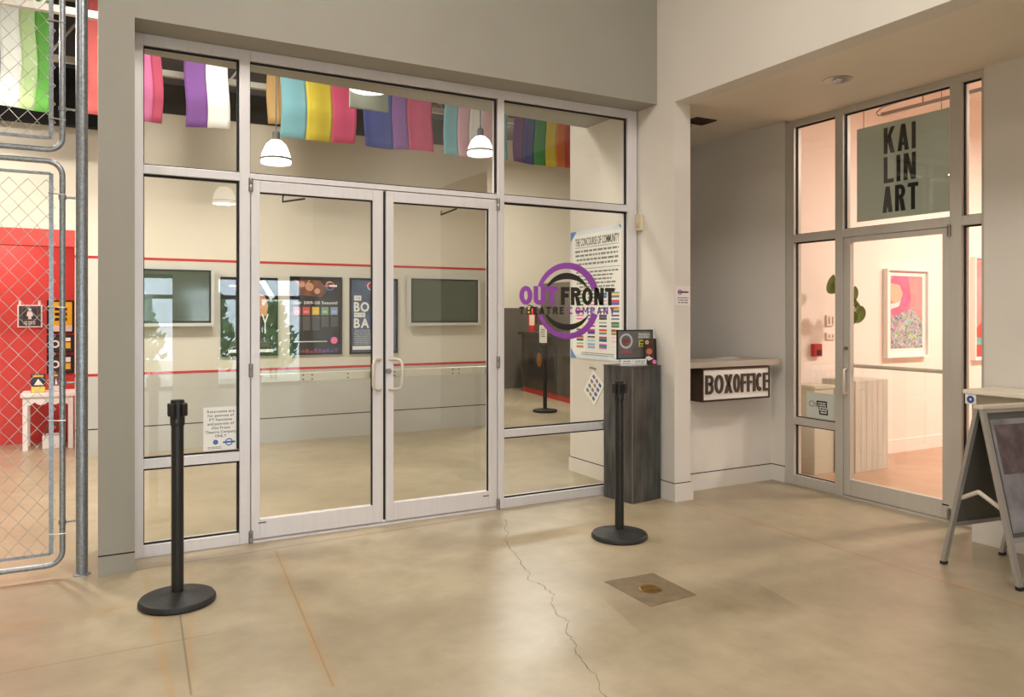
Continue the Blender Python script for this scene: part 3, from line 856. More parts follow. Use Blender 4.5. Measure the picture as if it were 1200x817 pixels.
greek('printed_text', FL, 0.03, 0.215, 0.14, 0.26, 4, PAPER, ff, 0.001, 0.0018)
MB().rect(FL, 0.035, 0.145, 0.115, 0.20, 0.001, 0.002).build('yellow_panel', colmat(206, 188, 70), ff)
greek('yellow_panel_text', FL, 0.045, 0.15, 0.105, 0.195, 2, INK, ff, 0.002, 0.0026)
MB().tube([(-0.06, 0.006, 0.05), (-0.06, 0.006, 0.0)], 0.012, 8).build('leg', GASKET, ff)
box('foot', (-0.10, -0.03, 0.0), (0.10, 0.04, 0.008), GASKET, ff)
ff.location = (3.872, -0.24, PH); ff.rotation_euler = (0, 0, math.radians(-6))
fc = thing('flyer_stack', 'narrow glossy flyer with pink dot leaning on the metal pedestal', 'flyer')
MB().rect(FL, -0.052, 0.0, 0.052, 0.215, -0.012, 0.0).build('stack', GASKET, fc)
MB().rect(FL, -0.05, 0.002, 0.03, 0.213, 0.0, 0.001).build('cover_print', mat('cover_print', rgb(70, 40, 36), 0.4, var=0.7, scale=18), fc)
MB().ring(FL, -0.012, 0.11, 0, 360, lambda t: 0.026, lambda t: 0.001, 0.001, 0.0018, 16).build('orange_figure', colmat(190, 110, 70), fc)
MB().ring(FL, -0.03, 0.185, 0, 360, lambda t: 0.016, lambda t: 0.006, 0.001, 0.0018, 16).build('emblem', colmat(210, 180, 120), fc)
MB().ring(FL, 0.03, 0.024, 0, 360, lambda t: 0.018, lambda t: 0.001, 0.001, 0.0018, 16).build('pink_dot', colmat(236, 110, 170), fc)
MB().prism([(-0.05, 0.06), (-0.02, 0.075), (0.02, 0.05), (-0.02, 0.035)], FL, 0.001, 0.0018).build('white_scarf', colmat(226, 214, 214), fc)
fc.location = (3.968, -0.325, PH); fc.rotation_euler = (math.radians(-4), 0, math.radians(-14))
for i, (x, y, r, lab) in enumerate([(3.728, -0.325, -8, 'small white card holder on the left of the metal pedestal'), (3.84, -0.345, -8, 'small white card holder in the middle of the metal pedestal')]):
    e = thing('card_holder', lab, 'card holder', 'white cards on the pedestal')
    wd = 0.048 if i == 0 else 0.060
    MB().rect(FL, -wd, 0.0, wd, 0.052, -0.02, 0.0).build('card_stack', PAPER, e)
    greek('card_text', FL, -wd * 0.8, 0.012, wd * 0.8, 0.045, 2, GREYINK, e)
    box('tray', (-wd - 0.004, -0.004, 0.0), (wd + 0.004, 0.026, 0.01), mat('acrylic', rgb(200, 200, 198), 0.15), e)
    e.location = (x, y, PH); e.rotation_euler = (0, 0, math.radians(r))

# ------------------------------------------------------------------ stub wall: community poster and the hanging card
FS = frame_x(4.0)                     # u = -Y
cp = thing('wall_poster', 'tall white community poster with rows of small flags on the wall stub', 'poster')
U0, U1, Z0, Z1 = -0.905, -0.045, 1.084, 2.276
MB().rect(FS, U0, Z0, U1, Z1, 0.0, 0.008).build('board', mat('poster_pale_blue', rgb(214, 222, 230), 0.6), cp)
MB().rect(FS, U0 + 0.03, Z0 + 0.035, U1 - 0.03, Z1 - 0.035, 0.008, 0.009).build('sheet', PAPER, cp)
cb = colmat(84, 140, 200)
for (a, b, s, t) in ((U0, Z0, 1, 1), (U1, Z1, -1, -1), (U0, Z1, 1, -1), (U1, Z0, -1, 1)):
    MB().prism([(a, b), (a + s * 0.10, b), (a, b + t * 0.095)], FS, 0.009, 0.010).build('corner', cb, cp)
text('heading', 'THE CONCOURSE OF COMMUNITY', FS, U0 + 0.08, 2.135, U1 - 0.09, 0.072, mat('heading_ink', rgb(70, 66, 60), 0.7), cp, 0.009, 0.010, bold=0.01)
MB().rect(FS, U0 + 0.08, 2.116, U1 - 0.09, 2.121, 0.009, 0.0098).build('heading_rule', GREYINK, cp)
greek('printed_text', FS, U0 + 0.07, 1.945, U1 - 0.08, 2.105, 4, GREYINK, cp, 0.009, 0.0098, ragged=0.1)
MB().rect(FS, U0 + 0.07, 1.918, U1 - 0.08, 1.923, 0.009, 0.0098).build('printed_rule', GREYINK, cp)
greek('printed_text', FS, U0 + 0.09, 1.70, U1 - 0.10, 1.905, 6, GREYINK, cp, 0.009, 0.0098, ragged=0.35)
def cm(*a): return colmat(*a)
k_, w_, gy = (40, 38, 38), (238, 238, 236), (160, 160, 160)
FLG = [[k_, (120, 180, 110), w_, (120, 180, 110), k_], [(60, 120, 90), (150, 200, 160), w_, (150, 200, 160), k_], [(60, 60, 130), (70, 140, 190), (90, 150, 200), k_], [k_, w_, (240, 190, 70), (80, 160, 80), (110, 60, 150)],
       [(60, 160, 70), (150, 210, 140), w_, gy, k_], [(230, 150, 170), w_, (230, 150, 170)], [(230, 170, 180), w_, (170, 190, 230)], [(214, 60, 90), (150, 80, 150), (60, 80, 170)],
       [(240, 210, 80), w_, (120, 70, 160), k_], [(90, 190, 200), w_, (90, 190, 200)], [(60, 160, 80), w_, (60, 160, 80)], [(220, 60, 60), (240, 200, 70), (70, 160, 80), (60, 80, 170)],
       [(230, 120, 180), w_, (230, 120, 180)], [(120, 80, 160), w_, (120, 80, 160)], [k_, (110, 80, 150), k_], [(90, 60, 130), w_, (130, 110, 170)],
       [(244, 208, 70), (244, 208, 70), (240, 220, 120)], [(230, 80, 150), w_, (110, 70, 170)], [gy, w_, k_], [k_, (90, 160, 90), (110, 180, 110), k_],
       [k_, gy, w_, (130, 60, 140)], [(220, 60, 70), (110, 70, 150), (60, 80, 170)], [(214, 60, 60), (240, 200, 70), (80, 140, 210)], [(70, 60, 56), (230, 120, 60), (240, 200, 80), (90, 90, 110)],
       [(120, 70, 60), (230, 150, 100), k_], [k_, (230, 190, 150), w_, (140, 200, 210)], [(214, 40, 110), (40, 150, 100), (40, 70, 150)], [(244, 200, 210), w_, (244, 200, 210)],
       [(90, 190, 180), w_, (230, 150, 110), (200, 90, 60)], [(120, 190, 220), (240, 180, 200), (120, 190, 220)], [(210, 110, 180), (90, 110, 150), (90, 150, 110), (210, 110, 180)], [w_, (232, 226, 226), w_]]
cols = [U0 + 0.10 + i * 0.185 for i in range(4)]
for i, st_ in enumerate(FLG):
    r, c_ = divmod(i, 4)
    zt = 1.690 - r * 0.0655; u = cols[c_]
    fp = MB(); ms = []
    hh = 0.046 / len(st_)
    for j, cc in enumerate(st_):
        fp.cm = j; ms.append(cm(*cc))
        fp.rect(FS, u, zt - (j + 1) * hh, u + 0.115, zt - j * hh, 0.009, 0.0102)
    fp.build('small_flag', ms, cp, fix=False)
greek('printed_footer', FS, U0 + 0.16, 1.118, U1 - 0.16, 1.150, 2, GREYINK, cp, 0.009, 0.0098)
settle(cp, (4.0, 0.475, Z0))
hc = thing('hanging_card', 'white card of small pictures hung askew by one corner on the wall stub', 'card')
q = [(-0.535, 0.985), (-0.365, 0.86), (-0.51, 0.665), (-0.69, 0.79)]
MB().prism(q, FS, 0.002, 0.006).build('sheet', PAPER, hc)
o0 = Vector(q[0]); ea = Vector(q[1]) - o0; eb = Vector(q[3]) - o0
tile_cols = [(120, 120, 150), (90, 110, 140), (150, 120, 150), (130, 130, 130), (70, 90, 160), (160, 140, 120)]
for i in range(4):
    for j in range(3):
        p = [o0 + ea * (0.12 + j * 0.28 + da) + eb * (0.10 + i * 0.22 + db) for da, db in ((0, 0), (0.20, 0), (0.20, 0.13), (0, 0.13))]
        MB().prism([tuple(v) for v in p], FS, 0.006, 0.0068).build('small_picture', colmat(*tile_cols[(i * 3 + j * 2) % 6]), hc)
MB().tube([FS(-0.595, 1.005, 0.004), FS(-0.535, 1.01, 0.02), FS(-0.495, 0.998, 0.004)], 0.004, 6).build('hook', GASKET, hc)
settle(hc, (4.0, 0.525, 0.665))

# beige sensor on the pier
sn = thing('motion_sensor', 'small beige sensor box at the right jamb of the lobby storefront', 'sensor')
sb_ = colmat(214, 200, 170)
box('body', (4.028, -0.115, 2.205), (4.060, -0.040, 2.345), sb_, sn, bevel=0.008)
box('lens', (4.022, -0.100, 2.23), (4.029, -0.055, 2.27), colmat(190, 176, 150), sn, bevel=0.003)
settle(sn, (4.06, -0.078, 2.205))
# placard on the end of the pier
pl = thing('wall_placard', 'small white printed placard on the end of the white pier', 'placard')
FE = frame_y(-0.505)
MB().rect(FE, 4.072, 1.572, 4.218, 1.722, 0.0, 0.004).build('sheet', mat('pinkish_paper', rgb(236, 224, 220), 0.7), pl)
MB().ring(FE, 4.112, 1.675, 0, 360, lambda t: 0.022, lambda t: 0.014, 0.004, 0.005, 18).build('round_mark', PURPLE, pl)
MB().rect(FE, 4.09, 1.670, 4.20, 1.682, 0.005, 0.0058).build('mark_bar', CHAR, pl)
greek('printed_text', FE, 4.085, 1.582, 4.205, 1.640, 3, GREYINK, pl, 0.004, 0.005)
settle(pl, (4.145, -0.505, 1.572))

# ------------------------------------------------------------------ box office: counter, lightbox sign, grille, sprinkler
ct = thing('counter_shelf', 'grey box office counter shelf on the white half wall', 'counter')
box('slab', (4.232, -0.450, 1.052), (5.325, -0.02, 1.100), WOODG, ct, bevel=0.003)
settle(ct, (4.78, -0.28, 1.052))
bx = thing('lightbox_sign', 'box office sign with dark letters on a white panel below the counter', 'sign')
bz0, bz1, bf = 0.768, 1.048, -0.452
RUSTW = mat('dark_bronze_sheet', rgb(66, 48, 36), 0.5, metal=0.3, var=0.25, scale=10)
box('housing', (4.405, bf + 0.012, bz0), (5.180, -0.282, bz1), RUSTW, bx)
fr_ = MB()
for a, b in (((4.405, bf, bz0), (5.18, bf + 0.012, bz0 + 0.016)), ((4.405, bf, bz1 - 0.016), (5.18, bf + 0.012, bz1)), ((4.405, bf, bz0 + 0.016), (4.417, bf + 0.012, bz1 - 0.016)), ((5.166, bf, bz0 + 0.016), (5.18, bf + 0.012, bz1 - 0.016))):
    fr_.box(a, b)
fr_.build('frame', RUSTW, bx)
box('panel', (4.417, bf + 0.006, bz0 + 0.016), (5.166, bf + 0.012, bz1 - 0.016), mat('sign_panel_white', rgb(232, 226, 218), 0.5), bx)
FBX = frame_y(bf + 0.006)
LET = mat('dark_bronze_letters', rgb(70, 54, 44), 0.5)
signword('letter', 'BOX', FBX, 4.436, 0.832, 4.735, 0.158, LET, bx, 0.0, 0.014, 0.023, 0.20)
signword('letter', 'OFFICE', FBX, 4.750, 0.832, 5.158, 0.158, LET, bx, 0.0, 0.014, 0.022, 0.22)
settle(bx, (4.79, -0.37, bz0))
pg = thing('paper_sheet', 'white sheet lying on the box office counter', 'paper')
box('sheet', (4.95, -0.12, 1.100), (5.16, -0.03, 1.104), PAPER, pg); settle(pg, (5.05, -0.08, 1.1))
kn = thing('wood_block', 'small brown block at the left end of the box office counter', 'block')
box('block', (4.25, -0.16, 1.100), (4.31, -0.10, 1.130), colmat(130, 84, 56), kn, bevel=0.004); settle(kn, (4.28, -0.13, 1.1))
gr = thing('ceiling_grille', 'dark square vent grille in the box office ceiling', 'vent grille')
gf = MB(); gx0, gx1, gy0, gy1 = 4.60, 4.83, -0.17, 0.02
for a, b in (((gx0, gy0, 3.208), (gx1, gy0 + 0.02, 3.218)), ((gx0, gy1 - 0.02, 3.208), (gx1, gy1, 3.218)), ((gx0, gy0 + 0.02, 3.208), (gx0 + 0.02, gy1 - 0.02, 3.218)), ((gx1 - 0.02, gy0 + 0.02, 3.208), (gx1, gy1 - 0.02, 3.218))): gf.box(a, b)
dk = mat('grille_bronze', rgb(54, 44, 34), 0.6)
gf.build('frame', dk, gr)
box('backing', (gx0 + 0.02, gy0 + 0.02, 3.214), (gx1 - 0.02, gy1 - 0.02, 3.218), GASKET, gr)
for i in range(6): box('slat', (gx0 + 0.02, gy0 + 0.03 + i * 0.024, 3.209), (gx1 - 0.02, gy0 + 0.040 + i * 0.024, 3.214), dk, gr)
settle(gr, (4.715, -0.075, 3.218))
sp = thing('sprinkler_head', 'small red and brass sprinkler under the box office ceiling', 'sprinkler')
MB().lathe([(0.001, 0), (0.032, 0), (0.03, -0.012), (0.012, -0.016), (0.012, -0.045), (0.001, -0.045)], (4.74, 0.10, 3.218), 16).build('escutcheon', BRASS, sp)
MB().lathe([(0.001, 0), (0.006, 0), (0.006, -0.03), (0.001, -0.03)], (4.74, 0.10, 3.173), 10).build('bulb', RED, sp)
MB().lathe([(0.001, 0), (0.024, 0), (0.024, -0.003), (0.001, -0.003)], (4.74, 0.10, 3.143), 16).build('deflector', BRASS, sp)
settle(sp, (4.74, 0.10, 3.14))
# recessed downlight in the soffit
dl = thing('recessed_downlight', 'round chrome recessed downlight in the soffit above the gallery entrance', 'ceiling light')
MB().lathe([(0.070, -0.004), (0.098, -0.004), (0.100, 0.0), (0.070, 0.0)], (4.71, -1.52, 3.195), 36).build('trim_ring', STEEL, dl, smooth=True)
MB().lathe([(0.001, -0.0005), (0.068, -0.0005), (0.060, 0.002), (0.001, 0.002)], (4.71, -1.52, 3.1935), 32).build('reflector', mat('chrome_reflector', rgb(190, 192, 196), 0.12, metal=1.0), dl, smooth=True)
MB().lathe([(0.001, -0.012), (0.03, -0.012), (0.034, 0.0), (0.001, 0.0)], (4.71, -1.52, 3.193), 20).build('bulb', colmat(210, 212, 214, 0.2), dl, smooth=True)
settle(dl, (4.71, -1.52, 3.195))

# ------------------------------------------------------------------ gallery: hanging name sign, stickers, contents
SIGNG = bpy.data.materials.new('frosted_sign_sheet')
SIGNG.use_nodes = True
_q = SIGNG.node_tree; _q.nodes.clear()
_o = _q.nodes.new('ShaderNodeOutputMaterial'); _m = _q.nodes.new('ShaderNodeMixShader'); _m.inputs[0].default_value = 0.34
_d = _q.nodes.new('ShaderNodeBsdfDiffuse'); _d.inputs[0].default_value = rgb(206, 208, 198)
_l = _q.nodes.new('ShaderNodeBsdfTranslucent'); _l.inputs[0].default_value = rgb(196, 210, 206)
_q.links.new(_d.outputs[0], _m.inputs[1]); _q.links.new(_l.outputs[0], _m.inputs[2]); _q.links.new(_m.outputs[0], _o.inputs[0])
ks = thing('hanging_sign', 'grey square sign with condensed black letters behind the gallery transom', 'sign')
FK = frame_x(5.475)
MB().rect(FK, 1.100, 2.252, 1.872, 3.010, -0.008, 0.0).build('panel', SIGNG, ks)
for i, s in enumerate(['KAI', 'LIN', 'ART']):
    zb = 2.775 - i * 0.232
    signword('letter', s, FK, 1.345 - (0.01 if i == 2 else 0), zb - 0.012, 1.612 + (0.02 if i == 2 else 0), 0.205, INK, ks, 0.0, 0.004, 0.031, 0.26, 0.031)
for u in (1.16, 1.81): MB().tube([FK(u, 3.005, -0.004), FK(u, 3.19, -0.004)], 0.003, 6).build('hanging_wire', STEEL, ks)
settle(ks, (5.475, -1.486, 2.252))
sk = thing('window_sticker', 'pale lettered sticker with black emblem low on the gallery sidelight', 'sticker')
FT = frame_x(XK + 0.042)
MB().rect(FT, 0.628, 0.604, 0.925, 0.826, -0.0, 0.0012).build('film', mat('frosted_film', rgb(206, 210, 200), 0.6), sk)
text('printed_line', 'Che', FT, 0.655, 0.70, 0.765, 0.052, GREYINK, sk, 0.0012, 0.002)
mk = MB()
for a in ((0.735, 0.745, 0.84, 0.757), (0.735, 0.72, 0.747, 0.745), (0.828, 0.70, 0.84, 0.745), (0.762, 0.64, 0.85, 0.652), (0.762, 0.652, 0.774, 0.675), (0.838, 0.652, 0.85, 0.69)): mk.rect(FT, *a, 0.0012, 0.002)
mk.build('emblem_bracket', INK, sk)
greek('emblem_text', FT, 0.75, 0.66, 0.835, 0.74, 4, INK, sk, 0.0012, 0.002)
settle(sk, (XK + 0.042, -0.78, 0.604))
cpd = thing('concrete_pedestal', 'board-marked concrete pedestal behind the gallery door', 'pedestal')
box('shaft', (6.275, -0.478, 0.0), (6.755, -0.10, 0.868), CONC, cpd, bevel=0.004)
for i in range(6):
    box('board_mark', (6.277 + i * 0.08, -0.4795, 0.0), (6.279 + i * 0.08, -0.477, 0.866), CONC, cpd)
settle(cpd, (6.515, -0.29, 0.0))
wp2 = thing('white_pedestal', 'pale low pedestal behind the gallery sidelight', 'pedestal')
box('shaft', (5.86, -0.36, 0.0), (6.12, -0.10, 0.80), mat('pale_green_grey', rgb(196, 192, 172), 0.6), wp2, bevel=0.004)
box('cap', (5.85, -0.37, 0.80), (6.13, -0.09, 0.83), mat('pale_green_grey', rgb(196, 192, 172), 0.6), wp2, bevel=0.003)
settle(wp2, (5.99, -0.23, 0.0))
vp = thing('vase_of_leaves', 'dark vase with big round green leaves on the concrete pedestal', 'vase')
MB().lathe([(0.001, 0.0), (0.05, 0.0), (0.062, 0.05), (0.058, 0.14), (0.03, 0.22), (0.024, 0.30), (0.03, 0.32), (0.001, 0.32)], seg=24).build('vase', mat('vase_brown', rgb(96, 66, 50), 0.3), vp, smooth=True)
LEAF = mat('leaf_green', rgb(92, 112, 40), 0.5, var=0.3, scale=14)
def leaf_mesh(c, r, tilt, yaw, roll=0.0):
    mb = MB(); n = 18; vs = [(0, 0, 0.012 * r / 0.08)]; 
    for k in range(n):
        a = 2 * math.pi * k / n
        rr = r * (1 + 0.12 * math.cos(a)) * (0.62 if k == n // 2 else 1)
        vs.append((rr * math.cos(a), rr * 0.85 * math.sin(a), -0.02 * (math.sin(a) ** 2)))
    Rm = Matrix.Rotation(yaw, 3, 'Z') @ Matrix.Rotation(tilt, 3, 'Y') @ Matrix.Rotation(roll, 3, 'X')
    top = [Vector(c) + Rm @ Vector(v) for v in vs]
    bot = [Vector(c) + Rm @ (Vector(v) - Vector((0, 0, 0.003))) for v in vs]
    m = n + 1
    fs = [(0, 1 + k, 1 + (k + 1) % n) for k in range(n)] + [(m, m + 1 + (k + 1) % n, m + 1 + k) for k in range(n)] + [(1 + k, m + 1 + k, m + 1 + (k + 1) % n, 1 + (k + 1) % n) for k in range(n)]
    return mb.add(top + bot, fs)
for (x, y, z, r, t, yw) in ((-0.17, -0.02, 0.93, 0.085, 1.2, 1.3), (0.10, 0.0, 0.82, 0.09, 1.3, 1.7), (0.22, 0.02, 0.74, 0.085, 1.0, -0.6), (0.17, -0.03, 0.64, 0.075, 1.4, 1.5), (-0.02, 0.05, 1.0, 0.08, 1.1, 2.2), (0.02, -0.05, 0.60, 0.07, 1.2, 1.2)):
    leaf_mesh((x, y, z), r * 1.2, t, yw).build('leaf', LEAF, vp, smooth=True)
    MB().tube([(0, 0, 0.30), (x * 0.4, y * 0.4, 0.30 + (z - 0.30) * 0.6), (x, y, z)], 0.005, 6).build('stem', LEAF, vp, smooth=True)
vp.location = (6.345, -0.30, 0.868)
# framed pictures
def picture(name, label, x0, x1, z0, z1, paint):
    e = thing(name, label, 'framed picture', 'framed pictures in the gallery')
    FG = frame_y(0.03)
    wf_ = mat('white_frame', rgb(244, 238, 232), 0.5)
    b = 0.018
    fm = MB()
    fm.rect(FG, x0, z0, x1, z0 + b, 0, 0.06).rect(FG, x0, z1 - b, x1, z1, 0, 0.06).rect(FG, x0, z0 + b, x0 + b, z1 - b, 0, 0.06).rect(FG, x1 - b, z0 + b, x1, z1 - b, 0, 0.06)
    fm.build('frame', wf_, e)
    mo = MB().rect(FG, x0 + b, z0 + b, x1 - b, z1 - b, 0.0, 0.03).build('mount', PAPER, e)
    paint(mo, FG)
    settle(e, ((x0 + x1) / 2, 0.03, z0)); return e
PINK = mat('picture_pink', rgb(226, 104, 140), 0.6, var=0.25, scale=7)
ROSE = mat('picture_rose', rgb(232, 140, 140), 0.6, var=0.15, scale=6)
MIXC = bpy.data.materials.new('picture_patterned')
MIXC.use_nodes = True
_n = MIXC.node_tree
_v = _n.nodes.new('ShaderNodeTexVoronoi'); _v.inputs['Scale'].default_value = 46
_t = _n.nodes.new('ShaderNodeTexCoord'); _h = _n.nodes.new('ShaderNodeHueSaturation'); _h.inputs['Saturation'].default_value = 0.6; _h.inputs['Value'].default_value = 0.6
_n.links.new(_t.outputs['Object'], _v.inputs['Vector']); _n.links.new(_v.outputs['Color'], _h.inputs['Color'])
_n.links.new(_h.outputs['Color'], _n.nodes['Principled BSDF'].inputs['Base Color'])
def paint_a(e, FG):
    x0, x1, z0, z1 = 7.475, 8.02, 1.13, 1.91
    X = lambda t: x0 + (x1 - x0) * t
    Zv = lambda t: z0 + (z1 - z0) * t
    MB().rect(FG, x0, z0, x1, z1, 0.03, 0.031).build('pink_background', ROSE, e)
    MB().prism([(X(0), Zv(0.93)), (X(0.1), Zv(1)), (X(0.55), Zv(1)), (X(0.62), Zv(0.75)), (X(0.6), Zv(0.55)), (X(0.2), Zv(0.42)), (X(0), Zv(0.48))], FG, 0.031, 0.032).build('pink_hair', PINK, e)
    MB().prism([(X(0), Zv(0.90)), (X(0.28), Zv(0.87)), (X(0.37), Zv(0.75)), (X(0.30), Zv(0.66)), (X(0.1), Zv(0.62)), (X(0), Zv(0.66))], FG, 0.032, 0.033).build('pale_face', colmat(226, 180, 150), e)
    MB().prism([(X(0), Zv(0.62)), (X(0.12), Zv(0.62)), (X(0.30), Zv(0.66)), (X(0.25), Zv(0.58)), (X(0), Zv(0.54))], FG, 0.033, 0.034).build('white_collar', colmat(240, 222, 216), e)
    MB().prism([(X(0), Zv(0.0)), (X(1), Zv(0.0)), (X(1), Zv(0.33)), (X(0.7), Zv(0.55)), (X(0.35), Zv(0.5)), (X(0), Zv(0.42))], FG, 0.033, 0.034).build('patterned_cloth', MIXC, e)
    MB().rect(FG, X(0), 1.945, X(1.05), 1.955, 0.03, 0.032).build('pink_line', ROSE, e)
picture('framed_picture', 'white framed pink portrait picture on the gallery wall', 7.385, 8.10, 1.03, 1.985, paint_a)
def paint_b(e, FG):
    MB().rect(FG, 9.0, 1.0, 9.62, 2.14, 0.03, 0.031).build('pink_background', ROSE, e)
    MB().prism([(9.0, 1.0), (9.40, 1.0), (9.36, 1.32), (9.2, 1.45), (9.0, 1.3)], FG, 0.031, 0.032).build('red_figure', colmat(196, 70, 60), e)
    MB().prism([(9.0, 1.14), (9.3, 1.14), (9.3, 1.21), (9.0, 1.23)], FG, 0.032, 0.033).build('teal_band', colmat(110, 170, 160), e)
picture('framed_picture', 'pink picture at the right edge behind the narrow gallery pane', 8.975, 9.65, 0.96, 2.17, paint_b)
fa = thing('fire_alarm_pull', 'small red fire alarm box on the gallery wall', 'fire alarm')
FG = frame_y(0.03)
MB().rect(FG, 6.275, 1.075, 6.385, 1.20, 0.0, 0.045).build('box', RED, fa)
MB().rect(FG, 6.315, 1.09, 6.365, 1.14, 0.045, 0.055).build('handle', colmat(60, 30, 30), fa)
settle(fa, (6.33, 0.03, 1.075))
for nm, a, lab in (('thermostat', (6.485, 1.38, 6.60, 1.49), 'white thermostat box on the gallery wall'), ('switch_plate', (6.485, 1.24, 6.62, 1.31), 'white light switch plate on the gallery wall below the thermostat')):
    e = thing(nm, lab, 'wall switch'); MB().rect(FG, *a, 0.0, 0.02).build('cover', colmat(232, 214, 204), e, bevel=0.004)
    for k in range(2): MB().rect(FG, a[0] + 0.03 + k * 0.05, a[1] + 0.02, a[0] + 0.045 + k * 0.05, a[3] - 0.02, 0.02, 0.026).build('switch', colmat(200, 180, 168), e)
    settle(e, (a[0], 0.03, a[1]))
# track lights in the gallery
tk = thing('track_light', 'ceiling track with cable and spot heads inside the gallery', 'track light')
box('track', (6.28, -3.6, 3.300), (6.32, -0.74, 3.332), STEEL, tk)
for y in (-1.13, -2.3, -3.4): MB().tube([(6.3, y, 3.332), (6.3, y, 4.0)], 0.007, 6).build('hanger', STEEL, tk)
MB().tube([(6.3, -1.13, 3.47), (6.3, -1.05, 3.415), (6.3, -0.9, 3.395), (6.3, -0.74, 3.385), (6.3, -0.68, 3.35), (6.3, -0.70, 3.318), (6.3, -0.76, 3.316)], 0.007, 6).build('cable', STEEL, tk, smooth=True)
for y in (-1.9, -2.5, -3.1): MB().tube([(6.3, y, 3.302), (6.4, y + 0.04, 3.20), (6.46, y + 0.07, 3.12)], [0.02, 0.045, 0.05], 12).build('spot_head', colmat(230, 226, 220), tk, smooth=True)
settle(tk, (6.3, -2.1, 3.30))
for i, (hx, hy) in enumerate(GALLERY):
    e = thing('gallery_luminaire', ['square gallery ceiling light near its storefront', 'square gallery ceiling light farther inside'][i], 'ceiling light', 'gallery ceiling lights')
    box('housing', (hx - 0.42, hy - 0.42, 3.63), (hx + 0.42, hy + 0.42, 3.70), LAMPM, e)
    for dx in (-0.3, 0.3): MB().tube([(hx + dx, hy, 3.7), (hx + dx, hy, 3.975)], 0.006, 6).build('rod', STEEL, e)
    settle(e, (hx, hy, 3.63))

# ------------------------------------------------------------------ A-frame board and white kiosk at the right edge
af = thing('sidewalk_sign', 'grey metal A-frame sidewalk sign at the right edge of the floor', 'sidewalk sign')
WID, SP, HT = 0.52, 0.475, 0.965
BOARD = mat('chalkboard_dark', rgb(84, 82, 74), 0.6)
MET = mat('satin_frame_metal', rgb(168, 164, 158), 0.35, metal=0.5)
def aboard(y_foot, sgn, poster):
    top = (-SP / 2); 
    def pt(x, t, off): # t 0 at foot, 1 at the apex
        y = y_foot + (top + sgn * 0.012 - y_foot) * t
        nx = HT; 
        return (x, y + off, HT * t)
    for x in (0.0, WID - 0.032):
        mb = MB(); vs = []
        for t in (0.012, 1.0):
            for xx in (x, x + 0.032):
                for o in (-0.012, 0.012): vs.append(pt(xx, t, o))
        mb.add(vs, [(0, 1, 3, 2), (4, 6, 7, 5), (0, 4, 5, 1), (2, 3, 7, 6), (0, 2, 6, 4), (1, 5, 7, 3)])
        mb.build('side_rail', MET, af, bevel=0.002)
        f_ = MB(); vs = []
        for t in (0.0, 0.02):
            for xx in (x - 0.001, x + 0.033):
                for o in (-0.014, 0.014): vs.append(pt(xx, t, o))
        f_.add(vs, [(0, 1, 3, 2), (4, 6, 7, 5), (0, 4, 5, 1), (2, 3, 7, 6), (0, 2, 6, 4), (1, 5, 7, 3)]); f_.build('foot_cap', RUBBER, af)
    def slab(name, x0, x1, t0, t1, o0, o1, m):
        mb = MB(); vs = []
        for t in (t0, t1):
            for xx in (x0, x1):
                for o in (o0, o1): vs.append(pt(xx, t, o))
        mb.add(vs, [(0, 1, 3, 2), (4, 6, 7, 5), (0, 4, 5, 1), (2, 3, 7, 6), (0, 2, 6, 4), (1, 5, 7, 3)]); return mb.build(name, m, af)
    slab('panel', 0.032, WID - 0.032, 0.275, 0.97, -0.004, 0.004, BOARD)
    slab('cross_rail', 0.032, WID - 0.032, 0.25, 0.275, -0.012, 0.012, MET)
    slab('top_rail', 0.032, WID - 0.032, 0.97, 1.0, -0.012, 0.012, MET)
    if poster:
        slab('poster', 0.05, WID - 0.05, 0.30, 0.93, -0.008, -0.004, mat('poster_grey_print', rgb(130, 126, 130), 0.5, var=0.3, scale=9))
        slab('poster_photo', 0.07, WID - 0.07, 0.62, 0.90, -0.009, -0.008, mat('poster_photo', rgb(96, 80, 84), 0.5, var=0.5, scale=14))
aboard(0.0, 1, False)
aboard(-SP, -1, True)
for x in (0.040,):
    MB().tube([(x, -0.07, 0.40), (x, -0.21, 0.475)], 0.013, 8).build('spreader', colmat(206, 196, 180), af)
    MB().tube([(x, -0.21, 0.475), (x, -0.37, 0.40)], 0.013, 8).build('spreader', colmat(206, 196, 180), af)
box('top_cap', (-0.002, -SP / 2 - 0.03, HT - 0.008), (WID + 0.002, -SP / 2 + 0.03, HT + 0.012), mat('cap_cream', rgb(206, 196, 176), 0.5), af, bevel=0.003)
af.location = (4.454, -2.452, 0.0); af.rotation_euler = (0, 0, math.radians(-8.5))
kk = thing('white_kiosk', 'white plinth table with overhanging cream top behind the A-frame sign', 'plinth')
box('body', (5.07, -2.75, 0.0), (5.33, -2.27, 0.965), WHITE, kk, bevel=0.004)
box('top', (4.985, -2.85, 0.980), (5.335, -2.262, 1.008), mat('cream_top', rgb(232, 222, 202), 0.5), kk, bevel=0.004)
box('top_support', (5.06, -2.74, 0.965), (5.33, -2.28, 0.980), WHITE, kk)
box('leaflet', (4.990, -2.345, 0.915), (4.994, -2.275, 0.980), PAPER, kk)
MB().ring(frame_x(4.990), 2.31, 0.945, 0, 360, lambda t: 0.024, lambda t: 0.008, 0.0, 0.001, 20).build('blue_mark', colmat(50, 84, 160), kk)
settle(kk, (5.2, -2.5, 0.0))

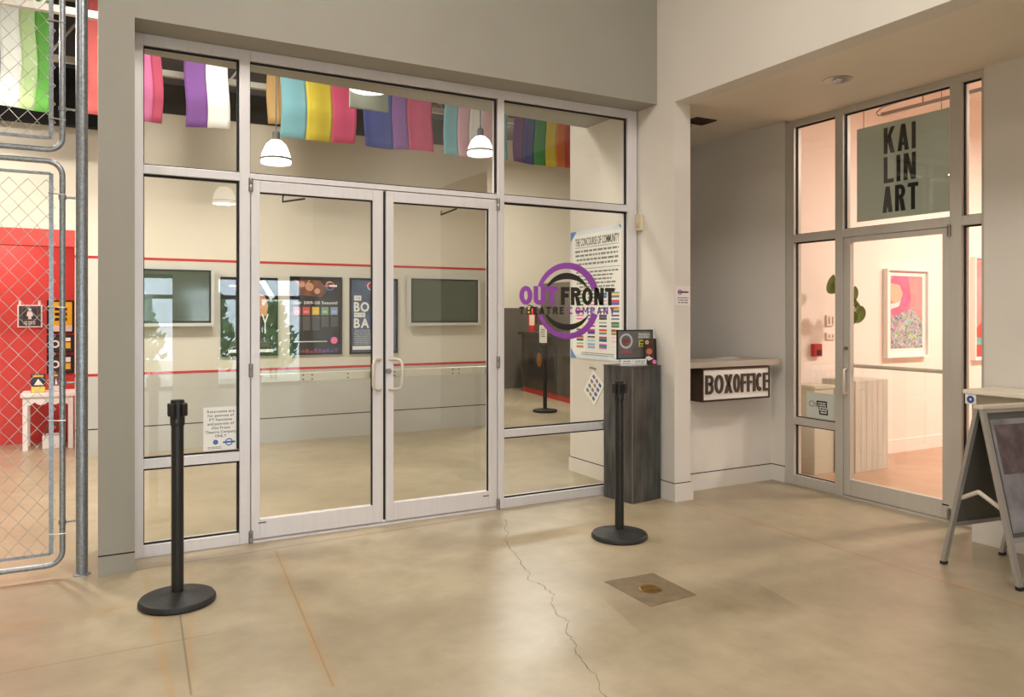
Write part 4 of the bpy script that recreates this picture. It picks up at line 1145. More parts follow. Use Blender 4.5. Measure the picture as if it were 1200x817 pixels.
# ------------------------------------------------------------------ floor cleanout
fd = thing('floor_cleanout', 'square patch of darker mortar with round brass cleanout cover in the floor', 'drain cover')
MB().prism([(2.50, -1.735), (2.83, -1.752), (2.815, -2.135), (2.495, -2.145)], lambda u, v, w: (u, v, w), 0.0, 0.0022).build('mortar_patch', PATCH, fd)
MB().lathe([(0.001, 0), (0.062, 0), (0.062, 0.0045), (0.056, 0.006), (0.054, 0.0045), (0.001, 0.0045)], (2.652, -1.95, 0.0), 32).build('brass_cover', BRASS, fd, smooth=True)
for k in range(5): box('cover_rib', (2.615 + k * 0.016, -1.985, 0.0045), (2.620 + k * 0.016, -1.915, 0.0056), BRASS, fd)
settle(fd, (2.655, -1.945, 0.0))

# ------------------------------------------------------------------ chain link gates and the post
def round_loop(x0, x1, z0, z1, r, y, n=7):
    pts = []
    for (cx, cz, a0) in ((x1 - r, z1 - r, 0), (x0 + r, z1 - r, 90), (x0 + r, z0 + r, 180), (x1 - r, z0 + r, 270)):
        for k in range(n):
            a = math.radians(a0 + 90 * k / (n - 1))
            pts.append((cx + r * math.cos(a), y, cz + r * math.sin(a)))
    return pts
def gate(label, z0, z1):
    e = thing('chain_link_gate', label, 'gate', 'chain link gate leaves')
    y = -0.19; x1 = -0.166; x0 = -1.45
    MB().tube(round_loop(x0, x1, z0, z1, 0.075, y), 0.0155, 12, closed=True).build('pipe_frame', GALV, e, smooth=True)
    ix0, ix1, iz0, iz1 = x0 + 0.06, x1 - 0.055, z0 + 0.065, z1 - 0.07
    for nm, a, b in (('mesh_bar', (ix1 - 0.011, y - 0.006, iz0), (ix1 + 0.011, y + 0.006, iz1)), ('mesh_bar', (ix0 - 0.011, y - 0.006, iz0), (ix0 + 0.011, y + 0.006, iz1)),
                     ('mesh_bar', (ix0, y - 0.006, iz0 - 0.008), (ix1, y + 0.006, iz0 + 0.008)), ('mesh_bar', (ix0, y - 0.006, iz1 - 0.008), (ix1, y + 0.006, iz1 + 0.008))):
        box(nm, a, b, GALV, e)
    p = 0.088; hz = 0.052
    x = ix1 + 0.02; k = 0
    while x - p / 2 > ix0 - 0.03:
        pts = []; z = iz0 - 0.012; i = 0
        while z <= iz1 + 0.012:
            s = 1 if (i % 2 == 0) else -1
            pts.append((x - p / 4 - 0.0 + s * p / 4 * 1.04, y + (0.0025 if i % 2 else -0.0025), z)); z += hz; i += 1
        MB().tube(pts, 0.0023, 5).build('wire', WIRE, e)
        x -= p / 2; k += 1
        # neighbouring wire runs in the opposite phase, interlocking at the bends
        if x - p / 2 > ix0 - 0.03:
            pts = []; z = iz0 - 0.012; i = 0
            while z <= iz1 + 0.012:
                s = 1 if (i % 2 == 1) else -1
                pts.append((x - p / 4 + s * p / 4 * 1.04, y + (-0.0025 if i % 2 else 0.0025), z)); z += hz; i += 1
            MB().tube(pts, 0.0023, 5).build('wire', WIRE, e)
            x -= p / 2
    nt_ = 4
    for i in range(nt_):
        zz = z0 + 0.18 + (z1 - z0 - 0.36) * i / (nt_ - 1)
        MB().tube([(ix1 - 0.014, y - 0.010, zz), (ix1 + 0.03, y - 0.018, zz - 0.004), (x1 + 0.017, y - 0.012, zz - 0.006)], 0.004, 6).build('tie_clip', WIRE, e)
    for zz in ((z0 + 0.24, z0 + (z1 - z0) * 0.45, z1 - 0.2)):
        MB().tube([(x1 + 0.010, y, zz), (-0.1015, y, zz)], 0.007, 8).build('hinge_arm', GALV, e)
        MB().lathe([(0.0165, -0.012), (0.020, -0.012), (0.020, 0.012), (0.0165, 0.012)], (x1, y, zz), 14).build('hinge_collar', GALV, e)
    return settle(e, (-0.8, y, z0))
gate('tall lower chain link gate leaf with rounded pipe frame', 0.075, 2.365)
gate('upper chain link panel with rounded pipe frame above the gate', 2.43, 4.45)
gp = thing('gate_post', 'thick galvanised steel gate post beside the grey column', 'post')
MB().tube([(-0.0695, -0.19, 0.006), (-0.0695, -0.19, 4.6)], 0.031, 24).build('pipe', GALV, gp, smooth=True)
MB().lathe([(0.031, 0.0), (0.048, 0.0), (0.046, 0.006), (0.033, 0.010), (0.031, 0.010)], (-0.0695, -0.19, 0.0), 24).build('base_collar', GALV, gp, smooth=True)
settle(gp, (-0.0695, -0.19, 0.0))

# ------------------------------------------------------------------ lobby wall: screens and posters
FB = frame_y(YB - 0.005)
def tv(label, x0, x1, z0, z1):
    e = thing('wall_screen', label, 'television', 'flat screens on the lobby wall')
    sil = mat('screen_bezel_silver', rgb(206, 204, 198), 0.35, metal=0.3)
    b = 0.035
    MB().rect(FB, x0 + 0.1, z0 + 0.1, x1 - 0.1, z1 - 0.1, 0.0, 0.04).build('bracket', GASKET, e)
    fr = MB()
    fr.rect(FB, x0, z0, x1, z0 + b, 0.04, 0.10).rect(FB, x0, z1 - b, x1, z1, 0.04, 0.10).rect(FB, x0, z0 + b, x0 + b, z1 - b, 0.04, 0.10).rect(FB, x1 - b, z0 + b, x1, z1 - b, 0.04, 0.10)
    fr.build('bezel', sil, e)
    ib = MB().rect(FB, x0 + b, z0 + b, x1 - b, z1 - b, 0.04, 0.088).build('inner_bezel', mat('inner_bezel', rgb(24, 28, 40), 0.4), e)
    MB().rect(FB, x0 + b + 0.022, z0 + b + 0.022, x1 - b - 0.022, z1 - b - 0.022, 0.088, 0.091).build('screen', SCREEN, ib)
    settle(e, ((x0 + x1) / 2, YB, z0))
tv('silver framed flat screen behind the left glass pane', 0.16, 1.165, 1.365, 2.02)
tv('silver framed flat screen seen through the right door', 3.46, 4.47, 1.352, 1.985)
def poster(label, x0, x1, z0, z1, bg, paint):
    e = thing('framed_poster', label, 'poster', 'black framed show posters on the lobby wall')
    b = 0.022
    fr = MB()
    fr.rect(FB, x0, z0, x1, z0 + b, 0, 0.025).rect(FB, x0, z1 - b, x1, z1, 0, 0.025).rect(FB, x0, z0 + b, x0 + b, z1 - b, 0, 0.025).rect(FB, x1 - b, z0 + b, x1, z1 - b, 0, 0.025)
    fr.build('frame', GASKET, e)
    sh = MB().rect(FB, x0 + b, z0 + b, x1 - b, z1 - b, 0.0, 0.010).build('poster_sheet', bg, e)
    paint(sh, x0 + b, x1 - b, z0 + b, z1 - b)
    settle(e, ((x0 + x1) / 2, YB, z0))
WPR = colmat(232, 230, 226)
SKIN = mat('poster_skin', rgb(206, 150, 120), 0.6, var=0.15, scale=9)
def pa(e, x0, x1, z0, z1):
    MB().prism([(x0 + 0.30, z1 - 0.30), (x0 + 0.36, z1 - 0.16), (x0 + 0.46, z1 - 0.18), (x0 + 0.50, z1 - 0.30), (x0 + 0.48, z1 - 0.42), (x0 + 0.30, z1 - 0.44)], FB, 0.010, 0.011).build('figure', SKIN, e)
    MB().prism([(x0 + 0.40, z1 - 0.02), (x0 + 0.46, z1 - 0.0), (x0 + 0.575, z1 - 0.20), (x0 + 0.525, z1 - 0.235)], FB, 0.011, 0.012).build('white_banner', WPR, e)
    for s, a, b in (('W', 0.15, 0.29), ('A', 0.33, 0.41), ('Y', 0.425, 0.505)):
        text('letter', s, FB, x0 + a, z0 + 0.235, x0 + b, 0.235, WPR, e, 0.012, 0.014)
    MB().rect(FB, x0 + 0.06, z0 + 0.02, x1 - 0.03, z0 + 0.055, 0.010, 0.011).build('white_strip', WPR, e)
    greek('printed_text', FB, x0 + 0.07, z0 + 0.08, x1 - 0.04, z0 + 0.18, 5, GREYINK, e, 0.010, 0.011)
    MB().ring(FB, x0 + 0.13, z1 - 0.08, 0, 360, lambda t: 0.04, lambda t: 0.03, 0.010, 0.011, 20).build('round_mark', PURPLE, e)
    MB().rect(FB, x0 + 0.07, z1 - 0.09, x0 + 0.20, z1 - 0.07, 0.011, 0.012).build('mark_bar', WPR, e)
    MB().ring(FB, x0 + 0.18, z0 + 0.33, 0, 360, lambda t: 0.10, lambda t: 0.001, 0.010, 0.0105, 20).build('dark_foliage', colmat(40, 66, 40), e)
poster('black framed poster with a bare shoulder figure and tall thin letters', 1.24, 1.87, 1.015, 1.92, mat('poster_dark_green', rgb(34, 38, 32), 0.3, var=0.3, scale=6), pa)
def pb_(e, x0, x1, z0, z1):
    MB().prism([(x0 + 0.02, z1 - 0.02), (x0 + 0.34, z1 - 0.02), (x0 + 0.42, z1 - 0.14), (x0 + 0.36, z1 - 0.22), (x0 + 0.10, z1 - 0.20)], FB, 0.010, 0.011).build('warm_photo', mat('warm_photo', rgb(112, 64, 48), 0.5, var=0.5, scale=14), e)
    for (a, b, r) in ((0.12, 0.07, 0.035), (0.21, 0.10, 0.05), (0.30, 0.15, 0.035)):
        MB().ring(FB, x0 + a, z1 - b, 0, 360, lambda t: r, lambda t: 0.001, 0.011, 0.012, 16).build('dancer', SKIN, e)
    for a, b in (((0.02, 0.02), (0.10, 0.06)), ((0.20, 0.02), (0.15, 0.08))):
        MB().prism([(x0 + a[0], z1 - a[1]), (x0 + a[0] + 0.02, z1 - a[1] - 0.004), (x0 + b[0] + 0.02, z1 - b[1]), (x0 + b[0], z1 - b[1] - 0.01)], FB, 0.011, 0.012).build('dancer_arm', SKIN, e)
    cs = [(230, 70, 60), (240, 200, 60), (80, 170, 90), (60, 110, 200), (150, 70, 170)]
    for k in range(5):
        MB().ring(FB, x0 + 0.455, z1 - 0.085, 72 * k, 72 * k + 72, lambda t: 0.055, lambda t: 0.042, 0.011, 0.012, 8).build('logo_arc', colmat(*cs[k]), e)
    MB().rect(FB, x0 + 0.39, z1 - 0.095, x0 + 0.45, z1 - 0.072, 0.012, 0.013).build('logo_bar', colmat(214, 70, 140), e)
    MB().rect(FB, x0 + 0.45, z1 - 0.095, x0 + 0.54, z1 - 0.072, 0.012, 0.013).build('logo_bar', WPR, e)
    text('heading', 'Our 2019-20 Season!', FB, x0 + 0.015, z1 - 0.305, x0 + 0.545, 0.034, WPR, e, 0.010, 0.012, bold=0.015)
    tc = [(214, 110, 120), (206, 80, 76), (226, 186, 70), (120, 150, 110), (130, 150, 190)]
    for k in range(5):
        u = x0 + 0.015 + k * 0.112
        MB().rect(FB, u, z1 - 0.435, u + 0.085, z1 - 0.34, 0.010, 0.012).build('show_picture', colmat(*tc[k]), e)
        MB().rect(FB, u + 0.015, z1 - 0.41, u + 0.07, z1 - 0.385, 0.012, 0.0126).build('show_title', colmat(*(c // 2 + 110 for c in tc[k])), e)
        greek('printed_text', FB, u, z1 - (0.62 if k < 3 else 0.58), u + 0.09, z1 - 0.45, 12, GREYINK, e, 0.010, 0.011, ragged=0.1)
    MB().rect(FB, x0 + 0.02, z0 + 0.130, x0 + 0.42, z0 + 0.140, 0.010, 0.011).build('web_line', WPR, e)
    MB().ring(FB, x0 + 0.505, z0 + 0.145, 0, 360, lambda t: 0.042, lambda t: 0.001, 0.010, 0.012, 24).build('pink_dot', colmat(236, 110, 160), e)
    for k in range(10):
        MB().rect(FB, x0 + 0.06 + k * 0.05, z0, x0 + 0.10 + k * 0.05, z0 + random.uniform(0.02, 0.05), 0.010, 0.0106).build('glitter', colmat(*[(70, 90, 40), (120, 50, 60), (150, 60, 70), (150, 70, 40), (130, 50, 90), (110, 50, 120), (120, 50, 150), (90, 50, 150), (80, 60, 140), (60, 50, 110)][k]), e)
poster('black framed season poster with five show pictures and a pink dot', 2.01, 2.632, 1.013, 1.945, mat('poster_charcoal', rgb(46, 46, 50), 0.25, var=0.25, scale=5), pb_)
def pc(e, x0, x1, z0, z1):
    MB().rect(FB, x0 + 0.035, z1 - 0.255, x0 + 0.125, z1 - 0.195, 0.010, 0.012).build('white_tag', WPR, e)
    text('tag_text', 'THE', FB, x0 + 0.05, z1 - 0.24, x0 + 0.11, 0.03, GREYINK, e, 0.012, 0.0126)
    text('letter', 'BO', FB, x0 + 0.032, z1 - 0.388, x0 + 0.225, 0.112, WPR, e, 0.010, 0.013, bold=0.03, each=True, gap=0.08)
    MB().rect(FB, x0 + 0.035, z1 - 0.46, x0 + 0.175, z1 - 0.405, 0.010, 0.012).build('white_tag', WPR, e)
    text('tag_text', 'IN THE', FB, x0 + 0.05, z1 - 0.447, x0 + 0.16, 0.03, GREYINK, e, 0.012, 0.0126)
    text('letter', 'BA', FB, x0 + 0.032, z1 - 0.588, x0 + 0.225, 0.112, WPR, e, 0.010, 0.013, bold=0.03, each=True, gap=0.08)
    greek('printed_text', FB, x0 + 0.03, z0 + 0.09, x0 + 0.30, z1 - 0.61, 10, colmat(190, 190, 190), e, 0.010, 0.011, ragged=0.1)
    MB().rect(FB, x0 + 0.015, z0 + 0.03, x0 + 0.32, z0 + 0.075, 0.010, 0.011).build('white_strip', WPR, e)
    MB().prism([(x0 + 0.17, z1 - 0.06), (x0 + 0.28, z1 - 0.01), (x0 + 0.28, z1 - 0.13)], FB, 0.010, 0.012).build('red_mark', colmat(196, 50, 70), e)
    MB().ring(FB, x0 + 0.25, z1 - 0.075, 0, 360, lambda t: 0.05, lambda t: 0.04, 0.012, 0.013, 20).build('round_mark', WPR, e)
poster('black framed blue poster with big white block letters', 2.728, 3.345, 1.008, 1.942, mat('poster_blue', rgb(74, 92, 122), 0.3, var=0.35, scale=4), pc)

# ------------------------------------------------------------------ flags hung under the joists
def flag(label, edges, cols, z0=3.375, z1=4.75, y=3.0, ph=0.0):
    fm = MB(); ms = []
    nz = 14
    def P(x, z):
        t = (z1 - z) / (z1 - z0)
        return (x + 0.012 * math.sin(7 * z + ph), y + 0.022 * t * math.sin(9 * x + ph + 1.3 * z) + 0.006 * math.sin(23 * x + ph), z + 0.012 * math.sin(5 * x + ph) * t)
    for j, c_ in enumerate(cols):
        fm.cm = j; key = 'flag_cloth_%d_%d_%d' % c_
        ms.append(mat(key, rgb(*[int(v * 0.86 + 0.14 * sum(c_) / 3) for v in c_]), 0.85))
        a, b = edges[j], edges[j + 1]; nx = max(3, int((b - a) / 0.03))
        vs = []; fs = []
        for i in range(nx + 1):
            for k in range(nz + 1): vs.append(P(a + (b - a) * i / nx, z0 + (z1 - z0) * k / nz))
        for i in range(nx):
            for k in range(nz):
                p = i * (nz + 1) + k; fs.append((p, p + nz + 1, p + nz + 2, p + 1))
        fm.add(vs, fs)
    o = fm.build('flag', ms, None, smooth=True, fix=False)
    mdf = o.modifiers.new('cloth_thickness', 'SOLIDIFY'); mdf.thickness = 0.002
    tag(o, label, 'flag', 'pride flags hung across the lobby')
    rod = MB().tube([(edges[0] - 0.02, y, z1), (edges[-1] + 0.02, y, z1)], 0.008, 6).build('top_rod', STEEL, o)
    for x in (edges[0] + 0.05, edges[-1] - 0.05): MB().tube([(x, y, z1), (x, y, 5.0)], 0.003, 5).build('cord', STEEL, o)
flag('green and pale green striped flag behind the chain link panel', [-1.05, -0.92, -0.76, -0.60, -0.48, -0.36], [(40, 40, 40), (150, 150, 150), (225, 230, 220), (176, 206, 140), (90, 172, 60)], ph=0.3)
flag('salmon to crimson striped flag partly hidden by the grey column', [-0.075, 0.06, 0.18, 0.30, 0.48, 0.575], [(226, 96, 92), (230, 150, 110), (236, 226, 222), (206, 96, 150), (186, 60, 92)], ph=1.1)
flag('purple and white flag behind the left transom pane', [0.784, 0.985, 1.194], [(120, 66, 146), (232, 228, 224)], ph=2.0)
flag('tan flag mostly hidden behind the blue yellow and pink one', [1.62, 1.75, 1.90], [(206, 160, 96), (190, 140, 80)], z0=3.56, y=3.22, ph=2.4)
flag('light blue, yellow and pink striped flag behind the middle transom', [1.715, 1.978, 2.262, 2.526], [(120, 182, 196), (226, 200, 50), (222, 70, 116)], ph=0.9)
flag('blue, purple and pink striped flag behind the middle transom', [2.623, 2.955, 3.135, 3.452], [(60, 76, 160), (136, 84, 160), (214, 62, 112)], ph=3.2)
flag('pale blue, pink and white striped flag behind the middle transom', [3.582, 3.765, 3.93, 4.10, 4.26, 4.42], [(120, 184, 200), (222, 170, 184), (232, 228, 226), (222, 170, 184), (120, 184, 200)], ph=4.4)
flag('rainbow striped flag behind the right transom pane', [4.517, 4.675, 4.82, 4.975, 5.13, 5.285, 5.45], [(112, 60, 140), (56, 70, 156), (40, 150, 70), (232, 208, 50), (238, 116, 40), (206, 44, 44)], ph=5.0)

# ------------------------------------------------------------------ pendant lamps
def pendant(label, x, y, z, r, h, top, power=0.0, group='white bell pendant lamps'):
    e = thing('pendant_lamp', label, 'pendant lamp', group)
    MB().lathe([(r * 0.97, 0.0), (r, 0.02), (r * 0.97, 0.06), (r * 0.86, h * 0.5), (r * 0.66, h * 0.78), (r * 0.36, h * 0.96), (0.02, h)], (0, 0, 0), 32).build('dome', LAMPW, e, smooth=True)
    MB().lathe([(r * 1.0, 0.034), (r * 1.025, 0.036), (r * 1.025, 0.052), (r * 0.98, 0.054)], (0, 0, 0), 32).build('band', LAMPM, e, smooth=True)
    MB().lathe([(0.02, h - 0.005), (0.035, h), (0.035, h + 0.07), (0.015, h + 0.09)], (0, 0, 0), 20).build('cap', LAMPM, e, smooth=True)
    MB().tube([(0, 0, h + 0.08), (0, 0, top - z)], 0.006, 8).build('stem', LAMPM, e)
    e.location = (x, y, z)
    if power:
        d = bpy.data.lights.new('pendant_bulb', 'AREA'); d.shape = 'DISK'; d.size = r * 1.8; d.energy = power; d.color = (1.0, 0.92, 0.80)
        lo = bpy.data.objects.new('pendant_bulb', d); lo.location = (x, y, z - 0.006); COL.objects.link(lo)
    return e
pendant('white bell pendant lamp over the left lobby door', 1.545, 2.4, 2.965, 0.145, 0.235, 5.0, 10)
pendant('white bell pendant lamp in front of the pale blue and pink flag', 3.765, 2.4, 3.27, 0.148, 0.215, 5.0, 10)
pendant('white pendant lamp just under the soffit above the doors', 2.146, 1.36, 3.50, 0.175, 0.22, 5.0, 0)
pendant('white bell pendant lamp behind the chain link gate', -0.95, 1.9, 3.70, 0.16, 0.24, 5.0, 90)
hp = thing('hanging_signboard', 'plain grey rectangular panel hanging behind the middle pendant lamp', 'signboard')
MB().rect(frame_y(1.58), 2.025, 3.375, 2.395, 3.60, 0.0, 0.03).build('panel', PANELG, hp, bevel=0.012)
for x in (2.06, 2.36): MB().tube([(x, 1.565, 3.6), (x, 1.565, 5.0)], 0.004, 6).build('cord', STEEL, hp)
settle(hp, (2.21, 1.565, 3.375))
pendant('white bell pendant lamp of the front hall, farther behind the camera', 1.965, -8.8, 3.42, 0.2, 0.3, 6.0, 18, 'front hall pendant lamps')
pendant('white bell pendant lamp of the front hall, nearer the left wall', -2.2, -8.8, 3.42, 0.2, 0.3, 6.0, 18, 'front hall pendant lamps')

# ------------------------------------------------------------------ red alcove: table, papers, frames
FR = frame_y(5.2)
sg = thing('restroom_sign', 'dark square restroom sign with white figure hung on the red wall', 'sign')
MB().rect(FR, -0.79, 1.345, -0.545, 1.605, 0.0, 0.012).build('white_backing', PAPER, sg)
MB().rect(FR, -0.775, 1.36, -0.56, 1.592, 0.012, 0.015).build('dark_panel', colmat(66, 64, 66), sg)
MB().rect(FR, -0.745, 1.43, -0.59, 1.575, 0.015, 0.016).build('inner_line', colmat(120, 118, 118), sg)
MB().rect(FR, -0.74, 1.435, -0.595, 1.57, 0.016, 0.0165).build('inner_panel', colmat(58, 56, 58), sg)
MB().ring(FR, -0.668, 1.55, 0, 360, lambda t: 0.016, lambda t: 0.001, 0.0165, 0.018, 14).build('figure_head', PAPER, sg)
MB().prism([(-0.69, 1.53), (-0.646, 1.53), (-0.635, 1.475), (-0.652, 1.475), (-0.652, 1.44), (-0.684, 1.44), (-0.684, 1.475), (-0.701, 1.475)], FR, 0.0165, 0.018).build('figure_body', PAPER, sg)
greek('printed_text', FR, -0.73, 1.375, -0.605, 1.42, 2, PAPER, sg, 0.015, 0.016)
for x in (-0.765, -0.575): MB().rect(FR, x - 0.012, 1.605, x + 0.012, 1.655, 0.0, 0.01).build('hanging_strip', PAPER, sg)
settle(sg, (-0.667, 5.2, 1.345))
def alcove_frame(label, x0, x1, z0, z1, m1, extra):
    e = thing('framed_notice', label, 'framed notice', 'framed notices on the red wall')
    MB().rect(FR, x0, z0, x1, z1, 0.0, 0.03).build('frame', GASKET, e)
    MB().rect(FR, x0 + 0.03, z0 + 0.02, x1 - 0.02, z1 - 0.02, 0.03, 0.032).build('sheet', m1, e)
    extra(e, x0 + 0.03, x1 - 0.02, z0 + 0.02, z1 - 0.02); settle(e, (x0, 5.2, z0))
def ex1(e, a, b, c_, d):
    MB().rect(FR, a, c_, b, c_ + 0.07, 0.032, 0.033).build('white_strip', PAPER, e)
    for i in range(3): MB().rect(FR, a + 0.05, d - 0.10 - i * 0.06, b - 0.05, d - 0.065 - i * 0.06, 0.032, 0.033).build('printed_line', INK, e)
alcove_frame('black framed yellow notice on the red wall', -0.50, -0.225, 1.275, 1.66, colmat(240, 200, 40), ex1)
def ex2(e, a, b, c_, d):
    MB().ring(FR, a + 0.055, (c_ + d) / 2, 0, 360, lambda t: 0.045, lambda t: 0.026, 0.032, 0.033, 18).build('white_ring', PAPER, e)
    MB().rect(FR, a + 0.13, c_ + 0.03, a + 0.21, c_ + 0.10, 0.032, 0.033).build('yellow_block', colmat(226, 190, 60), e)
    MB().rect(FR, a + 0.13, c_ + 0.115, a + 0.21, d - 0.01, 0.032, 0.033).build('white_block', PAPER, e)
alcove_frame('black framed notice with white ring, upper of two under the yellow one', -0.50, -0.225, 1.045, 1.25, colmat(52, 44, 44), ex2)
alcove_frame('black framed notice with white ring, lower of two under the yellow one', -0.50, -0.225, 0.80, 1.02, colmat(52, 44, 44), ex2)
tb = thing('console_table', 'white painted wooden table with scalloped apron in the red alcove', 'table')
TW = mat('white_table_paint', rgb(234, 230, 226), 0.5)
tx0, tx1, ty0, ty1 = -0.72, 0.0, 4.60, 5.05
tx1 = -0.20
box('top', (tx0, ty0, 0.585), (tx1, ty1, 0.625), TW, tb, bevel=0.006)
for x in (tx0 + 0.02, tx1 - 0.07):
    for y in (ty0 + 0.02, ty1 - 0.07): box('leg', (x, y, 0.0), (x + 0.05, y + 0.05, 0.585), TW, tb, bevel=0.004)
FA = frame_y(ty0 + 0.035)
ap = [(tx0 + 0.07, 0.585)] + [(tx0 + 0.07 + (tx1 - tx0 - 0.14) * i / 12, 0.53 - 0.035 * abs(math.cos(i * math.pi / 4))) for i in range(13)] + [(tx1 - 0.07, 0.585)]
MB().prism(ap, FA, 0.0, 0.015).build('apron', TW, tb)
settle(tb, ((tx0 + tx1) / 2, (ty0 + ty1) / 2, 0.0))
for nm, lab, x0, x1, y, h, m1 in (('brochure', 'yellow and black brochure standing on the white table', -0.63, -0.49, 4.72, 0.21, mat('brochure_black', rgb(52, 50, 60), 0.4, var=0.5, scale=20)), ('program_booklet', 'dark booklet standing on the white table beside the brochure', -0.43, -0.355, 4.74, 0.22, mat('booklet_brown', rgb(90, 70, 80), 0.4, var=0.5, scale=20))):
    e = thing(nm, lab, 'brochure'); Fq = frame_y(y)
    MB().rect(Fq, x0, 0.625, x1, 0.625 + h, -0.012, 0.0).build('cover', m1, e)
    MB().rect(Fq, x0 + 0.005, 0.63, x1 - 0.005, 0.63 + h * 0.3, 0.0, 0.001).build('lower_band', colmat(232, 204, 80) if nm == 'brochure' else colmat(220, 206, 206), e)
    MB().prism([(x0 + 0.03, 0.71), ((x0 + x1) / 2, 0.78), (x1 - 0.02, 0.71)], Fq, 0.001, 0.002).build('white_figure', PAPER, e)
    MB().rect(Fq, x0 + 0.02, 0.80, x1 - 0.02, 0.82, 0.0, 0.001).build('title_line', colmat(240, 190, 60), e)
    settle(e, ((x0 + x1) / 2, y, 0.625))
bk_ = thing('white_basket', 'low white basket on the floor under the white table', 'basket')
for nm, a, b in (('side', (-0.52, 4.70, 0.0), (-0.51, 4.95, 0.14)), ('side', (-0.33, 4.70, 0.0), (-0.32, 4.95, 0.14)), ('front', (-0.51, 4.70, 0.0), (-0.33, 4.71, 0.14)), ('rear', (-0.51, 4.94, 0.0), (-0.33, 4.95, 0.14)), ('bottom', (-0.51, 4.71, 0.0), (-0.33, 4.94, 0.01))):
    box(nm, a, b, TW, bk_)
MB().tube([(-0.505, 4.82, 0.13), (-0.47, 4.82, 0.25), (-0.37, 4.82, 0.25), (-0.335, 4.82, 0.13)], 0.008, 8).build('handle', colmat(120, 84, 60), bk_, smooth=True)
settle(bk_, (-0.42, 4.82, 0.0))

# ------------------------------------------------------------------ side hall: reception desk, panel, extinguisher, note
rd = thing('reception_desk', 'dark reception desk with red toe board in the side hall', 'desk')
DK = mat('desk_dark', rgb(70, 64, 56), 0.5, var=0.08, scale=5)
box('front', (0.0, -2.4, 0.10), (0.06, 0.0, 1.10), DK, rd)
box('worktop', (-0.06, -2.45, 1.10), (0.55, 0.05, 1.16), mat('desk_top', rgb(58, 52, 46), 0.4), rd, bevel=0.004)
box('side', (0.06, -0.06, 0.0), (0.5, 0.0, 1.10), DK, rd)
box('side', (0.06, -2.4, 0.0), (0.5, -2.34, 1.10), DK, rd)
box('toe_board', (0.02, -2.4, 0.0), (0.05, 0.0, 0.10), REDWALL, rd)
box('picture_panel', (-0.012, -1.75, 0.35), (0.0, -0.35, 0.95), mat('desk_panel_print', rgb(50, 48, 50), 0.5), rd)
for i, (yy_, c_) in enumerate(((-0.55, (40, 36, 34)), (-0.95, (150, 96, 40)), (-1.35, (60, 52, 48)))):
    MB().ring(lambda u, v, w: (-0.012 - w, -u, v), -yy_, 0.66, 0, 360, lambda t: 0.13, lambda t: 0.001, 0.0, 0.002, 18).build('round_picture', colmat(*c_), rd)
rd.location = (7.30, 7.75, 0.0); rd.rotation_euler = (0, 0, math.radians(-9))
cbn = thing('tall_cabinet', 'dark tall cabinet behind the reception desk', 'cabinet')
box('body', (8.0, 4.6, 0.0), (8.5, 8.2, 2.12), mat('cabinet_dark', rgb(104, 96, 84), 0.5), cbn)
for i in range(3): box('door', (7.985, 4.65 + i * 1.18, 0.08), (8.0, 5.78 + i * 1.18, 2.06), mat('cabinet_dark', rgb(104, 96, 84), 0.5), cbn)
settle(cbn, (8.25, 6.4, 0.0))
fx = thing('fire_extinguisher', 'red fire extinguisher with yellow tag standing on the reception desk', 'fire extinguisher')
MB().lathe([(0.001, 0.0), (0.075, 0.0), (0.078, 0.02), (0.078, 0.36), (0.06, 0.42), (0.03, 0.45), (0.001, 0.45)], seg=24).build('cylinder', RED, fx, smooth=True)
MB().lathe([(0.001, 0.45), (0.022, 0.45), (0.022, 0.50), (0.001, 0.50)], seg=12).build('valve', GASKET, fx)
MB().tube([(0, 0, 0.49), (-0.05, 0, 0.51), (-0.09, 0, 0.50)], 0.01, 8).build('lever', GASKET, fx)
MB().tube([(0.0, -0.02, 0.47), (0.06, -0.05, 0.45), (0.085, -0.03, 0.30), (0.085, -0.02, 0.15)], 0.012, 8).build('hose', GASKET, fx, smooth=True)
box('label', (-0.05, -0.081, 0.12), (0.05, -0.074, 0.32), colmat(220, 200, 170), fx)
box('tag', (-0.11, -0.09, 0.36), (-0.03, -0.085, 0.46), colmat(230, 190, 60), fx)
fx.location = (7.42, 7.55, 1.16); fx.rotation_euler = (0, 0, math.radians(-35))
nt2 = thing('paper_note', 'white paper note taped to the front of the reception desk', 'note')
FNn = lambda u, v, w: (-0.013 - w, -u, v)
MB().rect(FNn, 1.10, 0.98, 1.45, 1.30, 0.05, 0.056).build('sheet', PAPER, nt2)
greek('printed_text', FNn, 1.16, 1.08, 1.38, 1.24, 4, GREYINK, nt2, 0.056, 0.058)
nt2.location = rd.location; nt2.rotation_euler = rd.rotation_euler

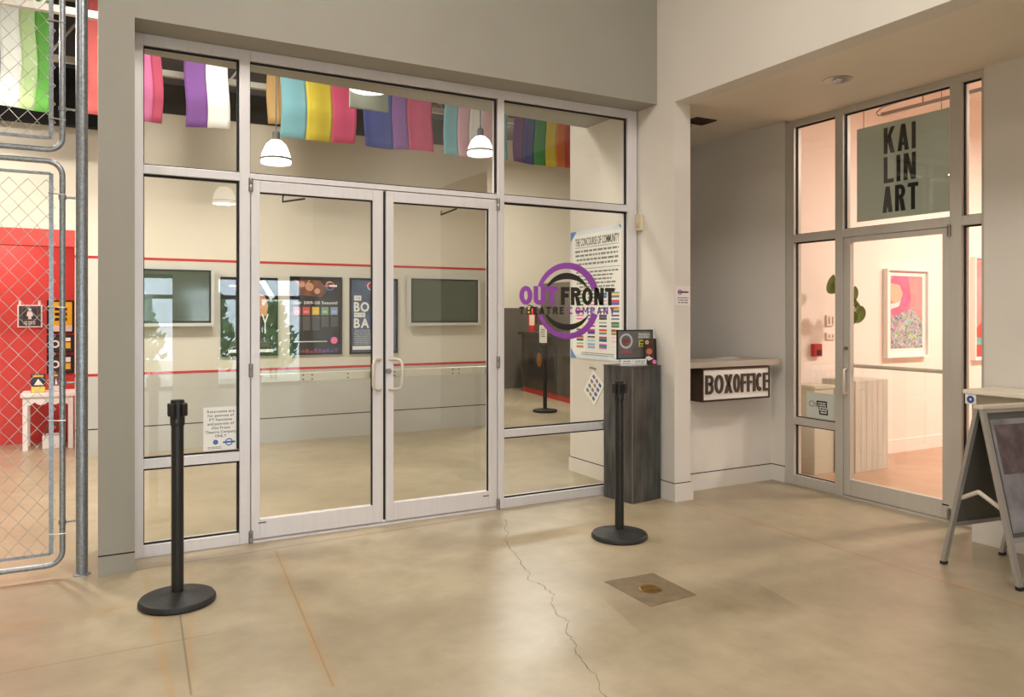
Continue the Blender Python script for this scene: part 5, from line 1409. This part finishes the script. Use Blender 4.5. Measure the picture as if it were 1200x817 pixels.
# ------------------------------------------------------------------ greenery outside the windows behind the camera
gnd = struct(box('ground_outside', (-14, -22, -0.3), (12, -11.2, -0.02), mat('outside_paving', rgb(190, 186, 178), 0.8)), 'pale paving outside the windows')
LG = mat('outdoor_leaf', rgb(150, 186, 112), 0.6, var=0.35, scale=3)
BK = mat('bark', rgb(86, 70, 54), 0.9)
def bush(label, x, y, h, r):
    e = thing('bush', label, 'bush', 'bushes outside the windows')
    mb = MB()
    for i in range(620):
        a = random.uniform(0, 2 * math.pi); zc = random.uniform(0.25, h); k = math.sin(math.pi * min(1, (zc / h) * 0.85 + 0.12)) if zc < h * 0.7 else 0.75 * (1.0 - 0.4 * zc / h)
        rr = r * k * math.sqrt(random.random())
        cx, cy = rr * math.cos(a), rr * math.sin(a)
        s = random.uniform(0.07, 0.15); n = Vector((random.uniform(-1, 1), random.uniform(-1, 1), random.uniform(-.3, 1))).normalized()
        t = n.orthogonal().normalized(); b = n.cross(t)
        c0 = Vector((cx, cy, zc))
        mb.add([c0 - t * s, c0 + b * s * 0.45, c0 + t * s, c0 - b * s * 0.45], [(0, 1, 2, 3)])
    f_ = mb.build('foliage', LG, e, fix=False); f_['kind'] = 'stuff'
    for k in range(3):
        a = k * 2.1
        MB().tube([(0.06 * math.cos(a), 0.06 * math.sin(a), 0), (0.3 * r * math.cos(a), 0.3 * r * math.sin(a), h * 0.7)], [0.025, 0.01], 6).build('stem', BK, e)
    e.location = (x, y, -0.02)
for i, (x, y, h, r) in enumerate([(-4.8, -13.4, 1.6, 0.8), (-2.2, -13.2, 1.5, 0.8), (-0.4, -13.6, 1.6, 0.6), (0.85, -13.3, 1.85, 0.52), (2.35, -13.4, 1.95, 0.58), (3.65, -13.2, 1.8, 0.55), (5.2, -13.6, 1.7, 0.7)]):
    bush(['green bush outside, leftmost beyond the window wall', 'green bush outside the second window from the left', 'green bush outside between the second and third windows', 'green bush outside the third window', 'green bush outside the left half of the fourth window', 'green bush outside the right half of the fourth window', 'green bush outside, rightmost beyond the window wall'][i], x, y, h, r)
